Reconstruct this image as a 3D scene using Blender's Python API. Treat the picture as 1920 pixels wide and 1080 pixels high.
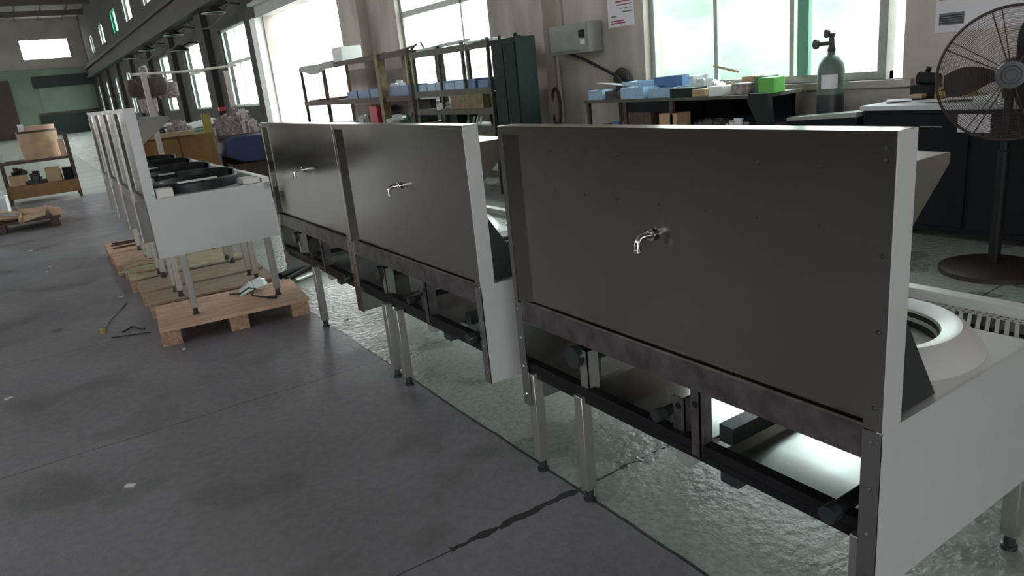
import bpy, bmesh, math, random
from mathutils import Matrix, Vector
random.seed(7)
SC = bpy.context.scene
for o in list(bpy.data.objects): bpy.data.objects.remove(o)
COL = SC.collection
PI = math.pi
# ------------------------------------------------------------------ camera
cam = bpy.data.cameras.new('camera'); cam.sensor_width = 36.0
cam.lens = 1363.2146 * 36.0 / 1920.0; cam.clip_start = 0.02; cam.clip_end = 500
co = bpy.data.objects.new('camera', cam); COL.objects.link(co)
Rm = Matrix(((0.8300781, 0.2367988, -0.50487294), (-0.54899779, 0.18817661, -0.81436539), (-0.09783547, 0.953161, 0.2862033)))
Rm = Rm.to_4x4(); Rm.translation = Vector((0, 0, 1.6)); co.matrix_world = Rm
SC.camera = co
# ------------------------------------------------------------------ world, exposure
SC.view_settings.view_transform = 'Standard'; SC.view_settings.look = 'None'
SC.view_settings.gamma = 1.0; SC.view_settings.use_curve_mapping = False
SC.view_settings.exposure = 0.95
SKY = 5.0
w = bpy.data.worlds.new('world'); SC.world = w; w.use_nodes = True
wn = w.node_tree.nodes; wl = w.node_tree.links
bg = wn['Background']; bg.inputs['Strength'].default_value = SKY
tc = wn.new('ShaderNodeTexCoord'); sx = wn.new('ShaderNodeSeparateXYZ'); cr = wn.new('ShaderNodeValToRGB')
wl.new(tc.outputs['Generated'], sx.inputs[0]); wl.new(sx.outputs['Z'], cr.inputs[0]); wl.new(cr.outputs[0], bg.inputs['Color'])
cr.color_ramp.elements[0].position = 0.0; cr.color_ramp.elements[0].color = (1.0, 1.0, 0.985, 1)
cr.color_ramp.elements[1].position = 0.6; cr.color_ramp.elements[1].color = (0.86, 0.92, 1.0, 1)

# ------------------------------------------------------------------ helpers
class MB:
    def __init__(s): s.v = []; s.f = []; s.m = Matrix.Identity(4)
    def add(s, vs, fs):
        n = len(s.v); s.v += [tuple(s.m @ Vector(p)) for p in vs]; s.f += [tuple(i + n for i in f) for f in fs]; return s
    def box(s, x0, x1, y0, y1, z0, z1):
        return s.add([(x0,y0,z0),(x1,y0,z0),(x1,y1,z0),(x0,y1,z0),(x0,y0,z1),(x1,y0,z1),(x1,y1,z1),(x0,y1,z1)],
                     [(0,3,2,1),(4,5,6,7),(0,1,5,4),(1,2,6,5),(2,3,7,6),(3,0,4,7)])
    def bar(s, a, b, w, h=None):
        h = h or w; a = Vector(a); b = Vector(b); d = (b - a); L = d.length; d.normalize()
        up = Vector((0,0,1)) if abs(d.z) < 0.95 else Vector((1,0,0))
        x = d.cross(up).normalized() * w / 2; y = x.normalized().cross(d).normalized() * h / 2
        vs = []
        for c in (a, b): vs += [c - x - y, c + x - y, c + x + y, c - x + y]
        return s.add(vs, [(0,1,2,3),(7,6,5,4),(0,4,5,1),(1,5,6,2),(2,6,7,3),(3,7,4,0)])
    def tube(s, pts, r, n=10, cap=True, closed=False):
        pts = [Vector(p) for p in pts]; N = len(pts); rs = r if isinstance(r, (list, tuple)) else [r] * N
        vs = []; prev = None
        for i, p in enumerate(pts):
            if closed: t = pts[(i+1) % N] - pts[i-1]
            else: t = pts[min(i+1, N-1)] - pts[max(i-1, 0)]
            if t.length < 1e-9: t = Vector((0,0,1))
            t.normalize()
            if prev is None: a = t.orthogonal().normalized()
            else:
                a = prev - t * prev.dot(t)
                a = a.normalized() if a.length > 1e-6 else t.orthogonal().normalized()
            prev = a; b = t.cross(a)
            for k in range(n):
                q = 2*PI*k/n; vs.append(p + (a*math.cos(q) + b*math.sin(q)) * rs[i])
        fs = []
        for i in range(N if closed else N-1):
            for k in range(n):
                j = (i+1) % N; fs.append((i*n+k, i*n+(k+1)%n, j*n+(k+1)%n, j*n+k))
        if cap and not closed: fs += [tuple(range(n-1,-1,-1)), tuple((N-1)*n+k for k in range(n))]
        return s.add(vs, fs)
    def lathe(s, prof, n=40, c=(0,0,0), a0=0, a1=2*PI):
        full = abs(a1-a0-2*PI) < 1e-6; m = n if full else n+1; vs = []; fs = []
        for (r, z) in prof:
            for k in range(m):
                q = a0 + (a1-a0)*k/n; vs.append((c[0]+r*math.cos(q), c[1]+r*math.sin(q), c[2]+z))
        for i in range(len(prof)-1):
            for k in range(n):
                k2 = (k+1) % m; fs.append((i*m+k, i*m+k2, (i+1)*m+k2, (i+1)*m+k))
        return s.add(vs, fs)
    def prism(s, poly, a, b, axis='y'):
        def P(u, v, t): return (u, t, v) if axis == 'y' else ((t, u, v) if axis == 'x' else (u, v, t))
        n = len(poly); vs = [P(u, v, a) for u, v in poly] + [P(u, v, b) for u, v in poly]
        return s.add(vs, [tuple(range(n)), tuple(range(2*n-1, n-1, -1))] + [(i, i+n, (i+1)%n+n, (i+1)%n) for i in range(n)])
    def tray(s, x0, x1, y0, y1, z0, z1, t=0.004):      # open-top container
        s.box(x0,x1,y0,y1,z0,z0+t); s.box(x0,x0+t,y0,y1,z0,z1); s.box(x1-t,x1,y0,y1,z0,z1)
        s.box(x0,x1,y0,y0+t,z0,z1); return s.box(x0,x1,y1-t,y1,z0,z1)
    def build(s, name, mat, parent=None, bevel=0, smooth=True, loc=None, rz=0):
        me = bpy.data.meshes.new(name); me.from_pydata([tuple(v) for v in s.v], [], s.f)
        bm = bmesh.new(); bm.from_mesh(me); bmesh.ops.recalc_face_normals(bm, faces=bm.faces); bm.to_mesh(me); bm.free()
        if smooth: me.shade_smooth(); me.set_sharp_from_angle(angle=math.radians(35))
        me.materials.append(mat)
        o = bpy.data.objects.new(name, me); COL.objects.link(o)
        if parent: o.parent = parent
        if loc: o.location = loc
        o.rotation_euler = (0, 0, rz)
        if bevel:
            b = o.modifiers.new('bevel', 'BEVEL'); b.width = bevel; b.segments = 2; b.limit_method = 'ANGLE'
        return o
def tag(o, label=None, cat=None, group=None, kind=None):
    if label: o['label'] = label
    if cat: o['category'] = cat
    if group: o['group'] = group
    if kind: o['kind'] = kind
    return o
def thing(name, label, cat, loc, rz=0, group=None):
    o = bpy.data.objects.new(name, None); COL.objects.link(o); o.location = loc; o.rotation_euler = (0,0,rz)
    o.empty_display_size = 0.1
    return tag(o, label, cat, group)
def struct(name, mb, mat, **k): return tag(mb.build(name, mat, **k), kind='structure')
def copy_tree(o, parent=None):
    c = o.copy(); COL.objects.link(c); c.parent = parent
    for ch in [x for x in o.children]: copy_tree(ch, c)
    return c

# ------------------------------------------------------------------ materials
def mat(name, col, rough=0.6, metal=0.0, noise=0.0, nscale=8.0, bump=0.0, bscale=60.0, col2=None, stretch=None, spec=0.5, coat=0, emit=None):
    m = bpy.data.materials.new(name); m.use_nodes = True; N = m.node_tree.nodes; L = m.node_tree.links
    b = N['Principled BSDF']; c = tuple(col) + (1,)
    b.inputs['Base Color'].default_value = c; b.inputs['Roughness'].default_value = rough; b.inputs['Metallic'].default_value = metal
    b.inputs['Specular IOR Level'].default_value = spec; b.inputs['Coat Weight'].default_value = coat
    if emit: b.inputs['Emission Color'].default_value = tuple(emit[0]) + (1,); b.inputs['Emission Strength'].default_value = emit[1]
    t = N.new('ShaderNodeTexCoord'); mp = N.new('ShaderNodeMapping'); L.new(t.outputs['Object'], mp.inputs[0])
    if stretch: mp.inputs['Scale'].default_value = stretch
    if noise or col2:
        n = N.new('ShaderNodeTexNoise'); n.inputs['Scale'].default_value = nscale; n.inputs['Detail'].default_value = 5
        L.new(mp.outputs[0], n.inputs['Vector'])
        r = N.new('ShaderNodeValToRGB'); r.color_ramp.elements[0].position = 0.35; r.color_ramp.elements[1].position = 0.65
        k = 1 - noise; c2 = tuple(col2) if col2 else tuple(x*k for x in col)
        r.color_ramp.elements[0].color = c2 + (1,); r.color_ramp.elements[1].color = c
        L.new(n.outputs['Fac'], r.inputs[0]); L.new(r.outputs[0], b.inputs['Base Color'])
    if bump:
        n2 = N.new('ShaderNodeTexNoise'); n2.inputs['Scale'].default_value = bscale; n2.inputs['Detail'].default_value = 4
        L.new(mp.outputs[0], n2.inputs['Vector'])
        bp = N.new('ShaderNodeBump'); bp.inputs['Strength'].default_value = bump; bp.inputs['Distance'].default_value = 0.01
        L.new(n2.outputs['Fac'], bp.inputs['Height']); L.new(bp.outputs[0], b.inputs['Normal'])
    return m
M = {}
M['panel'] = mat('back_panel_steel', (0.33, 0.312, 0.285), 0.2, 1.0, 0.05, 3, 0.01, 3)
M['steel'] = mat('stainless_steel', (0.42, 0.41, 0.40), 0.27, 1.0, 0.06, 3, 0.015, 3)
M['steel_fold'] = mat('stainless_folded_edge', (0.62, 0.62, 0.61), 0.34, 0.85)
M['film'] = mat('film_covered_steel', (0.68, 0.70, 0.70), 0.42, 0.3, 0.05, 2)
M['top'] = mat('worktop_steel', (0.80, 0.81, 0.80), 0.42, 0.35)
M['hood'] = mat('shelf_steel', (0.32, 0.31, 0.29), 0.3, 0.95)
M['mirror'] = mat('bright_rolled_steel', (0.66, 0.69, 0.66), 0.2, 1.0, 0.1, 4, 0.03, 6)
M['left'] = mat('dark_left_wall', (0.14, 0.12, 0.10), 0.9, 0, 0.3, 0.5)
M['rail'] = mat('stained_steel_rail', (0.22, 0.20, 0.20), 0.42, 0.8, 0.45, 14)
M['leg'] = mat('square_tube_steel', (0.55, 0.54, 0.50), 0.38, 0.9, 0.1, 20)
M['black'] = mat('black_paint', (0.010, 0.010, 0.011), 0.5, 0.0, spec=0.25)
M['iron'] = mat('cast_iron_black', (0.02, 0.021, 0.026), 0.5, 0.2, 0.3, 30)
M['dark_steel'] = mat('dark_sheet_steel', (0.07, 0.08, 0.08), 0.35, 0.7)
M['rubber'] = mat('black_rubber', (0.02, 0.02, 0.02), 0.8)
M['chrome'] = mat('chrome', (0.7, 0.7, 0.7), 0.15, 1.0)
M['pallet'] = mat('pallet_wood', (0.66, 0.43, 0.29), 0.75, 0, 0.3, 5, 0.2, 60, stretch=(1, 6, 1))
M['pallet_dark'] = mat('weathered_pallet_wood', (0.40, 0.29, 0.20), 0.8, 0, 0.35, 5, 0.2, 60, stretch=(1, 6, 1))
M['chip'] = mat('pressed_wood_block', (0.50, 0.32, 0.22), 0.85, 0, 0.4, 40, 0.4, 90)
M['yellow_wood'] = mat('yellowish_wood', (0.52, 0.44, 0.30), 0.8, 0, 0.3, 8)
M['ochre'] = mat('ochre_painted_steel', (0.24, 0.125, 0.035), 0.5, 0, 0.2, 6)
M['yellow'] = mat('yellow_paint', (0.36, 0.27, 0.07), 0.5, 0, 0.2, 12)
M['brown'] = mat('brown_rusty_steel', (0.10, 0.06, 0.045), 0.6, 0.2, 0.4, 20)
M['rackyel'] = mat('worn_yellow_rack_paint', (0.22, 0.16, 0.07), 0.55, 0, 0.4, 15)
M['rack'] = mat('rack_steel_brown_green', (0.10, 0.10, 0.075), 0.55, 0.2, 0.35, 15)
M['green_dark'] = mat('dark_green_locker', (0.010, 0.026, 0.022), 0.6, 0, 0.3, 6, spec=0.25)
M['navy'] = mat('dark_blue_black_cabinet', (0.005, 0.007, 0.010), 0.6, spec=0.2)
M['blue'] = mat('light_blue_plastic', (0.34, 0.52, 0.68), 0.45, 0, 0.15, 20)
M['blue_mid'] = mat('mid_blue_plastic', (0.08, 0.17, 0.33), 0.45, 0, 0.2, 20)
M['blue_deep'] = mat('deep_blue_plastic', (0.022, 0.036, 0.10), 0.5)
M['green'] = mat('bright_green', (0.14, 0.50, 0.08), 0.5)
M['green_soft'] = mat('dull_green', (0.12, 0.22, 0.12), 0.6)
M['white'] = mat('white_plastic', (0.75, 0.76, 0.74), 0.5)
M['paper'] = mat('paper_white', (0.72, 0.70, 0.72), 0.8)
M['red'] = mat('red_plastic', (0.45, 0.03, 0.04), 0.5)
M['redtext'] = mat('red_print', (0.35, 0.06, 0.10), 0.8)
M['ink'] = mat('grey_print', (0.16, 0.16, 0.17), 0.8)
M['carton'] = mat('cardboard', (0.52, 0.36, 0.22), 0.85, 0, 0.2, 6)
M['carton_lid'] = mat('pinkish_cardboard', (0.60, 0.40, 0.30), 0.85)
M['grey'] = mat('grey_painted_box', (0.30, 0.31, 0.28), 0.5, 0, 0.1, 6)
M['grey_light'] = mat('light_grey_unit', (0.5, 0.52, 0.52), 0.5)
M['scrap'] = mat('pink_lit_grey_castings', (0.50, 0.40, 0.42), 0.6, 0.3, 0.6, 25)  # pink light on the casting heaps is put into this grey
M['scrapdark'] = mat('dark_scrap_metal', (0.09, 0.085, 0.08), 0.55, 0.5, 0.5, 30)
M['pinkpost'] = mat('pale_primer_post', (0.55, 0.47, 0.45), 0.6)
M['plast_white'] = mat('thin_plastic_sheet', (0.75, 0.80, 0.78), 0.3)
M['cyl_dark'] = mat('dark_gas_cylinder_paint', (0.035, 0.045, 0.045), 0.45, 0, 0.3, 8)
M['cyl_green'] = mat('grey_green_cylinder_shoulder', (0.12, 0.18, 0.15), 0.45, 0, 0.2, 12)
M['fan'] = mat('fan_dark_wire', (0.05, 0.032, 0.03), 0.5, 0.3)
M['fanblade'] = mat('fan_blade_dark', (0.025, 0.022, 0.022), 0.45, 0.4)
M['fanhub'] = mat('fan_hub_grey', (0.10, 0.10, 0.105), 0.4, 0.3)
M['fanbase'] = mat('fan_base_maroon', (0.045, 0.028, 0.025), 0.5, 0.2, 0.4, 10)
M['alu'] = mat('window_frame_aluminium', (0.42, 0.45, 0.40), 0.45, 0.3, 0.15, 10)
M['wgreen'] = mat('green_window_frame', (0.16, 0.38, 0.28), 0.5)
M['end_plaster'] = mat('end_wall_plaster', (0.42, 0.38, 0.33), 0.9, 0, 0.25, 0.4)
M['end_green'] = mat('end_wall_green_paint', (0.22, 0.30, 0.22), 0.8, 0, 0.2, 0.5)
M['end_dark'] = mat('end_wall_dark_panel', (0.02, 0.04, 0.035), 0.7)
M['shutter'] = mat('pale_green_shutter', (0.25, 0.33, 0.26), 0.7, 0, 0.15, 0.6)
M['beam'] = mat('roof_beam_steel', (0.07, 0.06, 0.05), 0.7)
M['roof'] = mat('roof_sheet', (0.34, 0.31, 0.28), 0.8, 0, 0.15, 1)
M['crane'] = mat('crane_rail_dark', (0.022, 0.018, 0.018), 0.7, 0, 0.3, 2)
M['outwall'] = mat('outside_pink_render', (0.62, 0.50, 0.49), 0.9, 0, 0.1, 0.5)
M['outground'] = mat('outside_concrete', (0.55, 0.56, 0.54), 0.9, 0, 0.1, 0.5)
M['green_sheet'] = mat('outside_pale_green_sheet', (0.55, 0.62, 0.55), 0.9, 0, 0, 0.5, col2=(0.24, 0.31, 0.26), stretch=(1, 0.5, 1.6))
M['pipe_brown'] = mat('brown_hose', (0.08, 0.05, 0.045), 0.5)
M['tan'] = mat('tan_wood', (0.42, 0.30, 0.18), 0.8)

def glass_mat(name, tint, refl=0.06):
    m = bpy.data.materials.new(name); m.use_nodes = True; N = m.node_tree.nodes; L = m.node_tree.links
    N.remove(N['Principled BSDF']); o = N['Material Output']
    t = N.new('ShaderNodeBsdfTransparent'); t.inputs[0].default_value = tuple(tint) + (1,)
    g = N.new('ShaderNodeBsdfGlossy'); g.inputs['Roughness'].default_value = 0.03
    x = N.new('ShaderNodeMixShader'); x.inputs[0].default_value = refl
    L.new(t.outputs[0], x.inputs[1]); L.new(g.outputs[0], x.inputs[2]); L.new(x.outputs[0], o.inputs[0]); return m
M['glass'] = glass_mat('window_glass', (0.90, 0.96, 0.93))
M['glass_green'] = glass_mat('green_tinted_glass', (0.35, 0.75, 0.58))

def floor_mat():
    m = bpy.data.materials.new('concrete_floor'); m.use_nodes = True; N = m.node_tree.nodes; L = m.node_tree.links
    b = N['Principled BSDF']
    tc = N.new('ShaderNodeTexCoord'); sp = N.new('ShaderNodeSeparateXYZ'); L.new(tc.outputs['Object'], sp.inputs[0])
    def mth(op, a, b2=None, c=None):
        n = N.new('ShaderNodeMath'); n.operation = op
        for i, v in enumerate((a, b2, c)):
            if v is None: continue
            if isinstance(v, (int, float)): n.inputs[i].default_value = v
            else: L.new(v, n.inputs[i])
        return n.outputs[0]
    def noise(s, d=4, sc=None):
        n = N.new('ShaderNodeTexNoise'); n.inputs['Scale'].default_value = s; n.inputs['Detail'].default_value = d
        if sc:
            mp = N.new('ShaderNodeMapping'); mp.inputs['Scale'].default_value = sc; L.new(tc.outputs['Object'], mp.inputs[0]); L.new(mp.outputs[0], n.inputs['Vector'])
        else: L.new(tc.outputs['Object'], n.inputs['Vector'])
        return n.outputs['Fac']
    def ramp(x, p0, p1, c0, c1):
        r = N.new('ShaderNodeValToRGB'); r.color_ramp.elements[0].position = p0; r.color_ramp.elements[1].position = p1
        r.color_ramp.elements[0].color = c0 + (1,); r.color_ramp.elements[1].color = c1 + (1,); L.new(x, r.inputs[0]); return r.outputs[0]
    def mix(f, a, c, typ='MIX'):
        n = N.new('ShaderNodeMix'); n.data_type = 'RGBA'; n.blend_type = typ
        if isinstance(f, (int, float)): n.inputs['Factor'].default_value = f
        else: L.new(f, n.inputs['Factor'])
        for k, v in ((6, a), (7, c)):
            if isinstance(v, tuple): n.inputs[k].default_value = v + (1,)
            else: L.new(v, n.inputs[k])
        return n.outputs[2]
    X, Y = sp.outputs['X'], sp.outputs['Y']
    wob = mth('MULTIPLY', mth('SUBTRACT', noise(2.5), 0.5), 0.03)
    xw = mth('ADD', X, wob); yw = mth('ADD', Y, wob)
    right = mth('GREATER_THAN', xw, 1.475)
    lx = mth('LESS_THAN', mth('ABSOLUTE', mth('SUBTRACT', xw, 1.475)), 0.007)
    fy = mth('ABSOLUTE', mth('SUBTRACT', mth('FRACT', mth('ADD', mth('DIVIDE', mth('SUBTRACT', yw, 2.04), 1.9), 0.5)), 0.5))
    ly = mth('LESS_THAN', fy, mth('ADD', mth('MULTIPLY', right, 0.0012), 0.0018))
    lx2 = mth('LESS_THAN', mth('ABSOLUTE', mth('SUBTRACT', xw, 3.6)), 0.006)
    line = mth('MAXIMUM', mth('MAXIMUM', lx, ly), lx2)
    # broken edge of the joint at the crossing
    chipz = mth('MULTIPLY', mth('LESS_THAN', fy, mth('MULTIPLY', mth('SUBTRACT', noise(14), 0.35), 0.045)), mth('LESS_THAN', mth('ABSOLUTE', mth('SUBTRACT', X, 1.35)), 0.45))
    line2 = mth('MAXIMUM', line, mth('MULTIPLY', chipz, mth('LESS_THAN', Y, 3)))
    left = ramp(noise(1.2), 0.3, 0.7, (0.20, 0.188, 0.207), (0.30, 0.285, 0.305))
    left = mix(0.25, left, ramp(noise(25), 0.4, 0.6, (0.10, 0.10, 0.10), (0.24, 0.23, 0.235)))
    rt = ramp(noise(1.6), 0.3, 0.7, (0.34, 0.38, 0.335), (0.46, 0.51, 0.45))  # window glare on the right slab is put into this paler colour
    rt = mix(0.3, rt, ramp(noise(40), 0.4, 0.6, (0.12, 0.14, 0.12), (0.46, 0.50, 0.45)))
    base = mix(right, left, rt)
    far = mth('GREATER_THAN', Y, 17.35)
    base = mix(far, base, ramp(noise(0.7, 3, (0.2, 1.5, 1)), 0.3, 0.7, (0.33, 0.37, 0.32), (0.46, 0.50, 0.44)))  # pale painted floor, spread full width to brighten the last stove's reflection
    damp = ramp(noise(1.9, 2), 0.56, 0.62, (0, 0, 0), (1, 1, 1))
    base = mix(mth('MULTIPLY', damp, 0.35), base, (0.05, 0.055, 0.052))
    spk = ramp(noise(180, 2), 0.74, 0.76, (0, 0, 0), (1, 1, 1))
    base = mix(mth('MULTIPLY', spk, 0.5), base, (0.4, 0.38, 0.36))
    base = mix(mth('MULTIPLY', line2, 0.9), base, (0.012, 0.014, 0.012))
    L.new(base, b.inputs['Base Color'])
    rr = mth('ADD', mth('MULTIPLY', noise(3), 0.3), 0.28)
    rr = mth('SUBTRACT', mth('SUBTRACT', rr, mth('MULTIPLY', damp, 0.1)), mth('MULTIPLY', right, 0.1))
    L.new(rr, b.inputs['Roughness'])
    h = mth('ADD', mth('MULTIPLY', mth('MULTIPLY', noise(22, 6), right), 1.0), mth('MULTIPLY', noise(60, 4), 0.15))
    h = mth('SUBTRACT', h, mth('MULTIPLY', line2, 0.8))
    bp = N.new('ShaderNodeBump'); bp.inputs['Strength'].default_value = 0.6; bp.inputs['Distance'].default_value = 0.02
    L.new(h, bp.inputs['Height']); L.new(bp.outputs[0], b.inputs['Normal'])
    return m
M['floor'] = floor_mat()

def wall_mat():
    m = bpy.data.materials.new('stained_plaster_far_shaded'); m.use_nodes = True; N = m.node_tree.nodes; L = m.node_tree.links
    b = N['Principled BSDF']; b.inputs['Roughness'].default_value = 0.9
    tc = N.new('ShaderNodeTexCoord'); mp = N.new('ShaderNodeMapping'); mp.inputs['Scale'].default_value = (1, 1, 0.35); L.new(tc.outputs['Object'], mp.inputs[0])
    n = N.new('ShaderNodeTexNoise'); n.inputs['Scale'].default_value = 1.3; n.inputs['Detail'].default_value = 7; L.new(mp.outputs[0], n.inputs['Vector'])
    r = N.new('ShaderNodeValToRGB'); L.new(n.outputs['Fac'], r.inputs[0])
    r.color_ramp.elements[0].position = 0.3; r.color_ramp.elements[0].color = (0.29, 0.25, 0.215, 1)
    r.color_ramp.elements[1].position = 0.6; r.color_ramp.elements[1].color = (0.60, 0.53, 0.47, 1)
    sp = N.new('ShaderNodeSeparateXYZ'); L.new(tc.outputs['Object'], sp.inputs[0])
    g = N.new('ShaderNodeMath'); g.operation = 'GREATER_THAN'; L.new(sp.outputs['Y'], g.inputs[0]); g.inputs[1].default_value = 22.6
    x = N.new('ShaderNodeMix'); x.data_type = 'RGBA'; L.new(g.outputs[0], x.inputs['Factor']); L.new(r.outputs[0], x.inputs[6]); x.inputs[7].default_value = (0.038, 0.038, 0.033, 1)  # backlit gloom of the far wall is put into its colour
    L.new(x.outputs[2], b.inputs['Base Color'])
    n2 = N.new('ShaderNodeTexNoise'); n2.inputs['Scale'].default_value = 30; L.new(tc.outputs['Object'], n2.inputs['Vector'])
    bp = N.new('ShaderNodeBump'); bp.inputs['Strength'].default_value = 0.2; bp.inputs['Distance'].default_value = 0.01
    L.new(n2.outputs['Fac'], bp.inputs['Height']); L.new(bp.outputs[0], b.inputs['Normal'])
    return m
M['wall'] = wall_mat()

# ------------------------------------------------------------------ the building
WX = 6.3; LX = -9.0; Y0 = -7.0; Y1 = 80.0; CZ = 10.0
struct('floor', MB().box(LX, WX+0.3, Y0, Y1, -0.2, 0), M['floor'], smooth=False)
struct('ground_outside', MB().box(WX+0.3, 60, -40, 120, -0.25, -0.02), M['outground'], smooth=False)
def wall_open(name, x0, x1, ya, yb, z1, ops, axis='y', m=None):
    ys = sorted({ya, yb} | {o[0] for o in ops} | {o[1] for o in ops}); mb = MB()
    def bx(a, b, c, d):
        if d - c > 1e-4:
            (mb.box(x0, x1, a, b, c, d) if axis == 'y' else mb.box(a, b, x0, x1, c, d))
    for a, b in zip(ys[:-1], ys[1:]):
        here = sorted([(o[2], o[3]) for o in ops if o[0] <= a + 1e-6 and o[1] >= b - 1e-6]); z = 0
        for (c, d) in here: bx(a, b, z, c); z = d
        bx(a, b, z, z1)
    return struct(name, mb, m or M['wall'], smooth=False)
low = [(3.55, 6.66, 1.2, 3.3), (10.05, 13.3, 1.2, 3.75)]
door = (16.2, 21.9, 0, 3.7)
yc = 25.9; far_low = []
while yc < 76: far_low.append((yc-1.9, yc+1.7, 1.3, 3.85)); yc += 6.95
up = []; yc = 6.0
for yc in (6, 13, 20, 27, 34, 40.6, 48, 54.9, 63.5, 72.4): up.append((yc-1.7, yc+1.7, 6.35, 7.75))
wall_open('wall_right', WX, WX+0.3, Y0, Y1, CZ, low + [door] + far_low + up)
# left wall: windows far up the hall, high row added to light the floor
lops = [(y, y+4, 1.2, 4.5) for y in (29, 36, 43, 50, 57, 64)] + [(y, y+4.2, 6.4, 8.2) for y in (-4, 3, 10, 17, 24)]
wall_open('wall_left', LX-0.3, LX, Y0, Y1, CZ, lops, m=M['left'])
wall_open('wall_back', Y0-0.3, Y0, LX, WX, CZ, [(-5.6, -1.6, 0, 3.5)], axis='x', m=M['left'])  # unseen opening, sized for the light it throws on the stove ends
# end wall
endw = (1.4, 5.1, 6.65, 8.25)
wall_open('wall_far', Y1, Y1+0.3, LX, WX+0.3, CZ, [endw], axis='x', m=M['end_plaster'])
struct('ceiling', MB().box(LX-0.3, WX+0.3, Y0-0.3, Y1+0.3, CZ, CZ+0.2), M['roof'], smooth=False)
k = 0
for y in range(-4, 80, 7):
    k += 1; struct('trim_%d' % k, MB().box(LX, WX, y-0.1, y+0.1, 9.45, CZ-0.12), M['beam'], smooth=False)
for x in (-7.5, -5.7, -3.9, -2.1, -0.3, 1.5, 3.3, 5.1):
    k += 1; struct('trim_%d' % k, MB().box(x-0.06, x+0.06, Y0, Y1, CZ-0.12, CZ), M['beam'], smooth=False)
# green lower half of the end wall, its dark roller housing and pale shutter
mb = MB().box(LX, WX, Y1-0.25, Y1, 0, 5.75); k += 1
struct('trim_%d' % k, mb, M['end_green'], smooth=False)
k += 1; struct('trim_%d' % k, MB().box(1.55, 6.25, Y1-0.45, Y1-0.25, 4.15, 5.15), M['end_dark'], smooth=False)
struct('door_1', MB().box(1.9, 6.0, Y1-0.33, Y1-0.25, 2.0, 4.15), M['shutter'], smooth=False)
k += 1; struct('trim_%d' % k, MB().box(1.4, 6.25, Y1-0.4, Y1-0.25, 0.0, 1.75), M['end_dark'], smooth=False)
k += 1; struct('trim_%d' % k, MB().box(1.4, 6.25, Y1-0.42, Y1-0.25, 1.78, 1.98), M['brown'], smooth=False)
k += 1; struct('trim_%d' % k, MB().box(LX, -0.2, Y1-0.4, Y1-0.25, 0.0, 5.0), M['brown'], smooth=False)
# pilasters; daylight on the doorway's jamb is put into the white one's colour
for (a, b, m_) in ((8.35, 9.15, 'wall'), (14.6, 15.6, 'wall'), (22.0, 22.55, 'white'), (28.8, 29.9, 'wall'), (35.9, 37.0, 'wall'), (42.9, 44.0, 'wall'), (50, 51, 'wall'), (57, 58, 'wall'), (64, 65, 'wall'), (71, 72, 'wall')):
    k += 1; struct('trim_%d' % k, MB().box(WX-0.22, WX, a, b, 0, 3.7 if m_ == 'white' else 5.4), M[m_], smooth=False)
# crane girder along the wall, door header
k += 1; struct('trim_%d' % k, MB().box(WX-0.5, WX, 14.0, Y1-1, 5.4, 5.55).box(WX-0.35, WX-0.2, 14, Y1-1, 4.75, 5.4).box(WX-0.5, WX, 14, Y1-1, 4.6, 4.75), M['crane'], smooth=False)
k += 1; struct('trim_%d' % k, MB().box(WX-0.12, WX, 15.8, 22.2, 3.7, 4.0).box(WX-0.3, WX+0.0, 15.8, 22.2, 4.0, 4.08), M['grey'], smooth=False)
# windows
def window(n, y0, y1, z0, z1, muls, rails, f=0.07, m='alu', x=WX+0.10, glassm='glass'):
    fr = MB().box(x, x+0.06, y0, y1, z0, z0+f).box(x, x+0.06, y0, y1, z1-f, z1).box(x, x+0.06, y0, y0+f, z0, z1).box(x, x+0.06, y1-f, y1, z0, z1)
    for q in muls: fr.box(x, x+0.05, q-0.025, q+0.025, z0+f, z1-f)
    for q in rails: fr.box(x, x+0.06, y0+f, y1-f, q-0.05, q+0.05)
    r = thing('window_%d' % n, None, None, (0,0,0)); tag(r, kind='structure')
    fr.build('window_frame', M[m], r, smooth=False)
    MB().box(x+0.02, x+0.026, y0+f, y1-f, z0+f, z1-f).build('pane', M[glassm], r, smooth=False)
    return r
w1 = window(1, 3.72, 6.66, 1.2, 3.3, [5.67, 4.72], [])
MB().box(WX+0.05, WX+0.10, 4.50, 4.62, 1.27, 3.25).build('green_sash', M['wgreen'], w1, smooth=False)
MB().box(WX+0.04, WX+0.10, 3.72, 3.80, 1.2, 3.3).build('sash_edge', M['alu'], w1, smooth=False)
window(2, 10.05, 13.3, 1.2, 3.75, [11.03], [2.78])
for i, o in enumerate(far_low): window(3+i, o[0], o[1], o[2], o[3], [(o[0]+o[1])/2], [2.75])
k += 1; struct('trim_%d' % k, MB().box(WX-0.05, WX+0.1, 3.45, 6.75, 1.14, 1.2), M['wall'], smooth=False)
nw = 20
for o in up:
    nw += 1; window(nw, o[0], o[1], o[2], o[3], [], [], glassm='glass_green' if abs(o[0]-53.2) < 0.2 else 'glass')
# outside: low pink building across the yard and a fence for the pale green beyond window 1
b = thing('neighbour_building', 'pale pink building across the bright yard, seen through the open doorway', 'building', (24, 60, -0.02))
MB().box(0, 8, -30, 30, 0, 2.1).build('outer_wall', M['outwall'], b, smooth=False)
MB().box(-0.5, 8.3, -30.3, 30.3, 2.1, 2.3).build('roof', M['grey_light'], b, smooth=False)

S = thing('yard_fence', 'pale green patchy fence in full daylight outside the large window', 'fence', (14, 2, -0.02))
MB().box(0, 0.15, -12, 17, 0, 3.3).build('fence_sheet', M['green_sheet'], S, smooth=False)
for y in range(-12, 18, 3): MB().box(0.15, 0.3, y-0.08, y+0.08, 0, 3.4).build('post', M['grey_light'], S, smooth=False)
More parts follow.
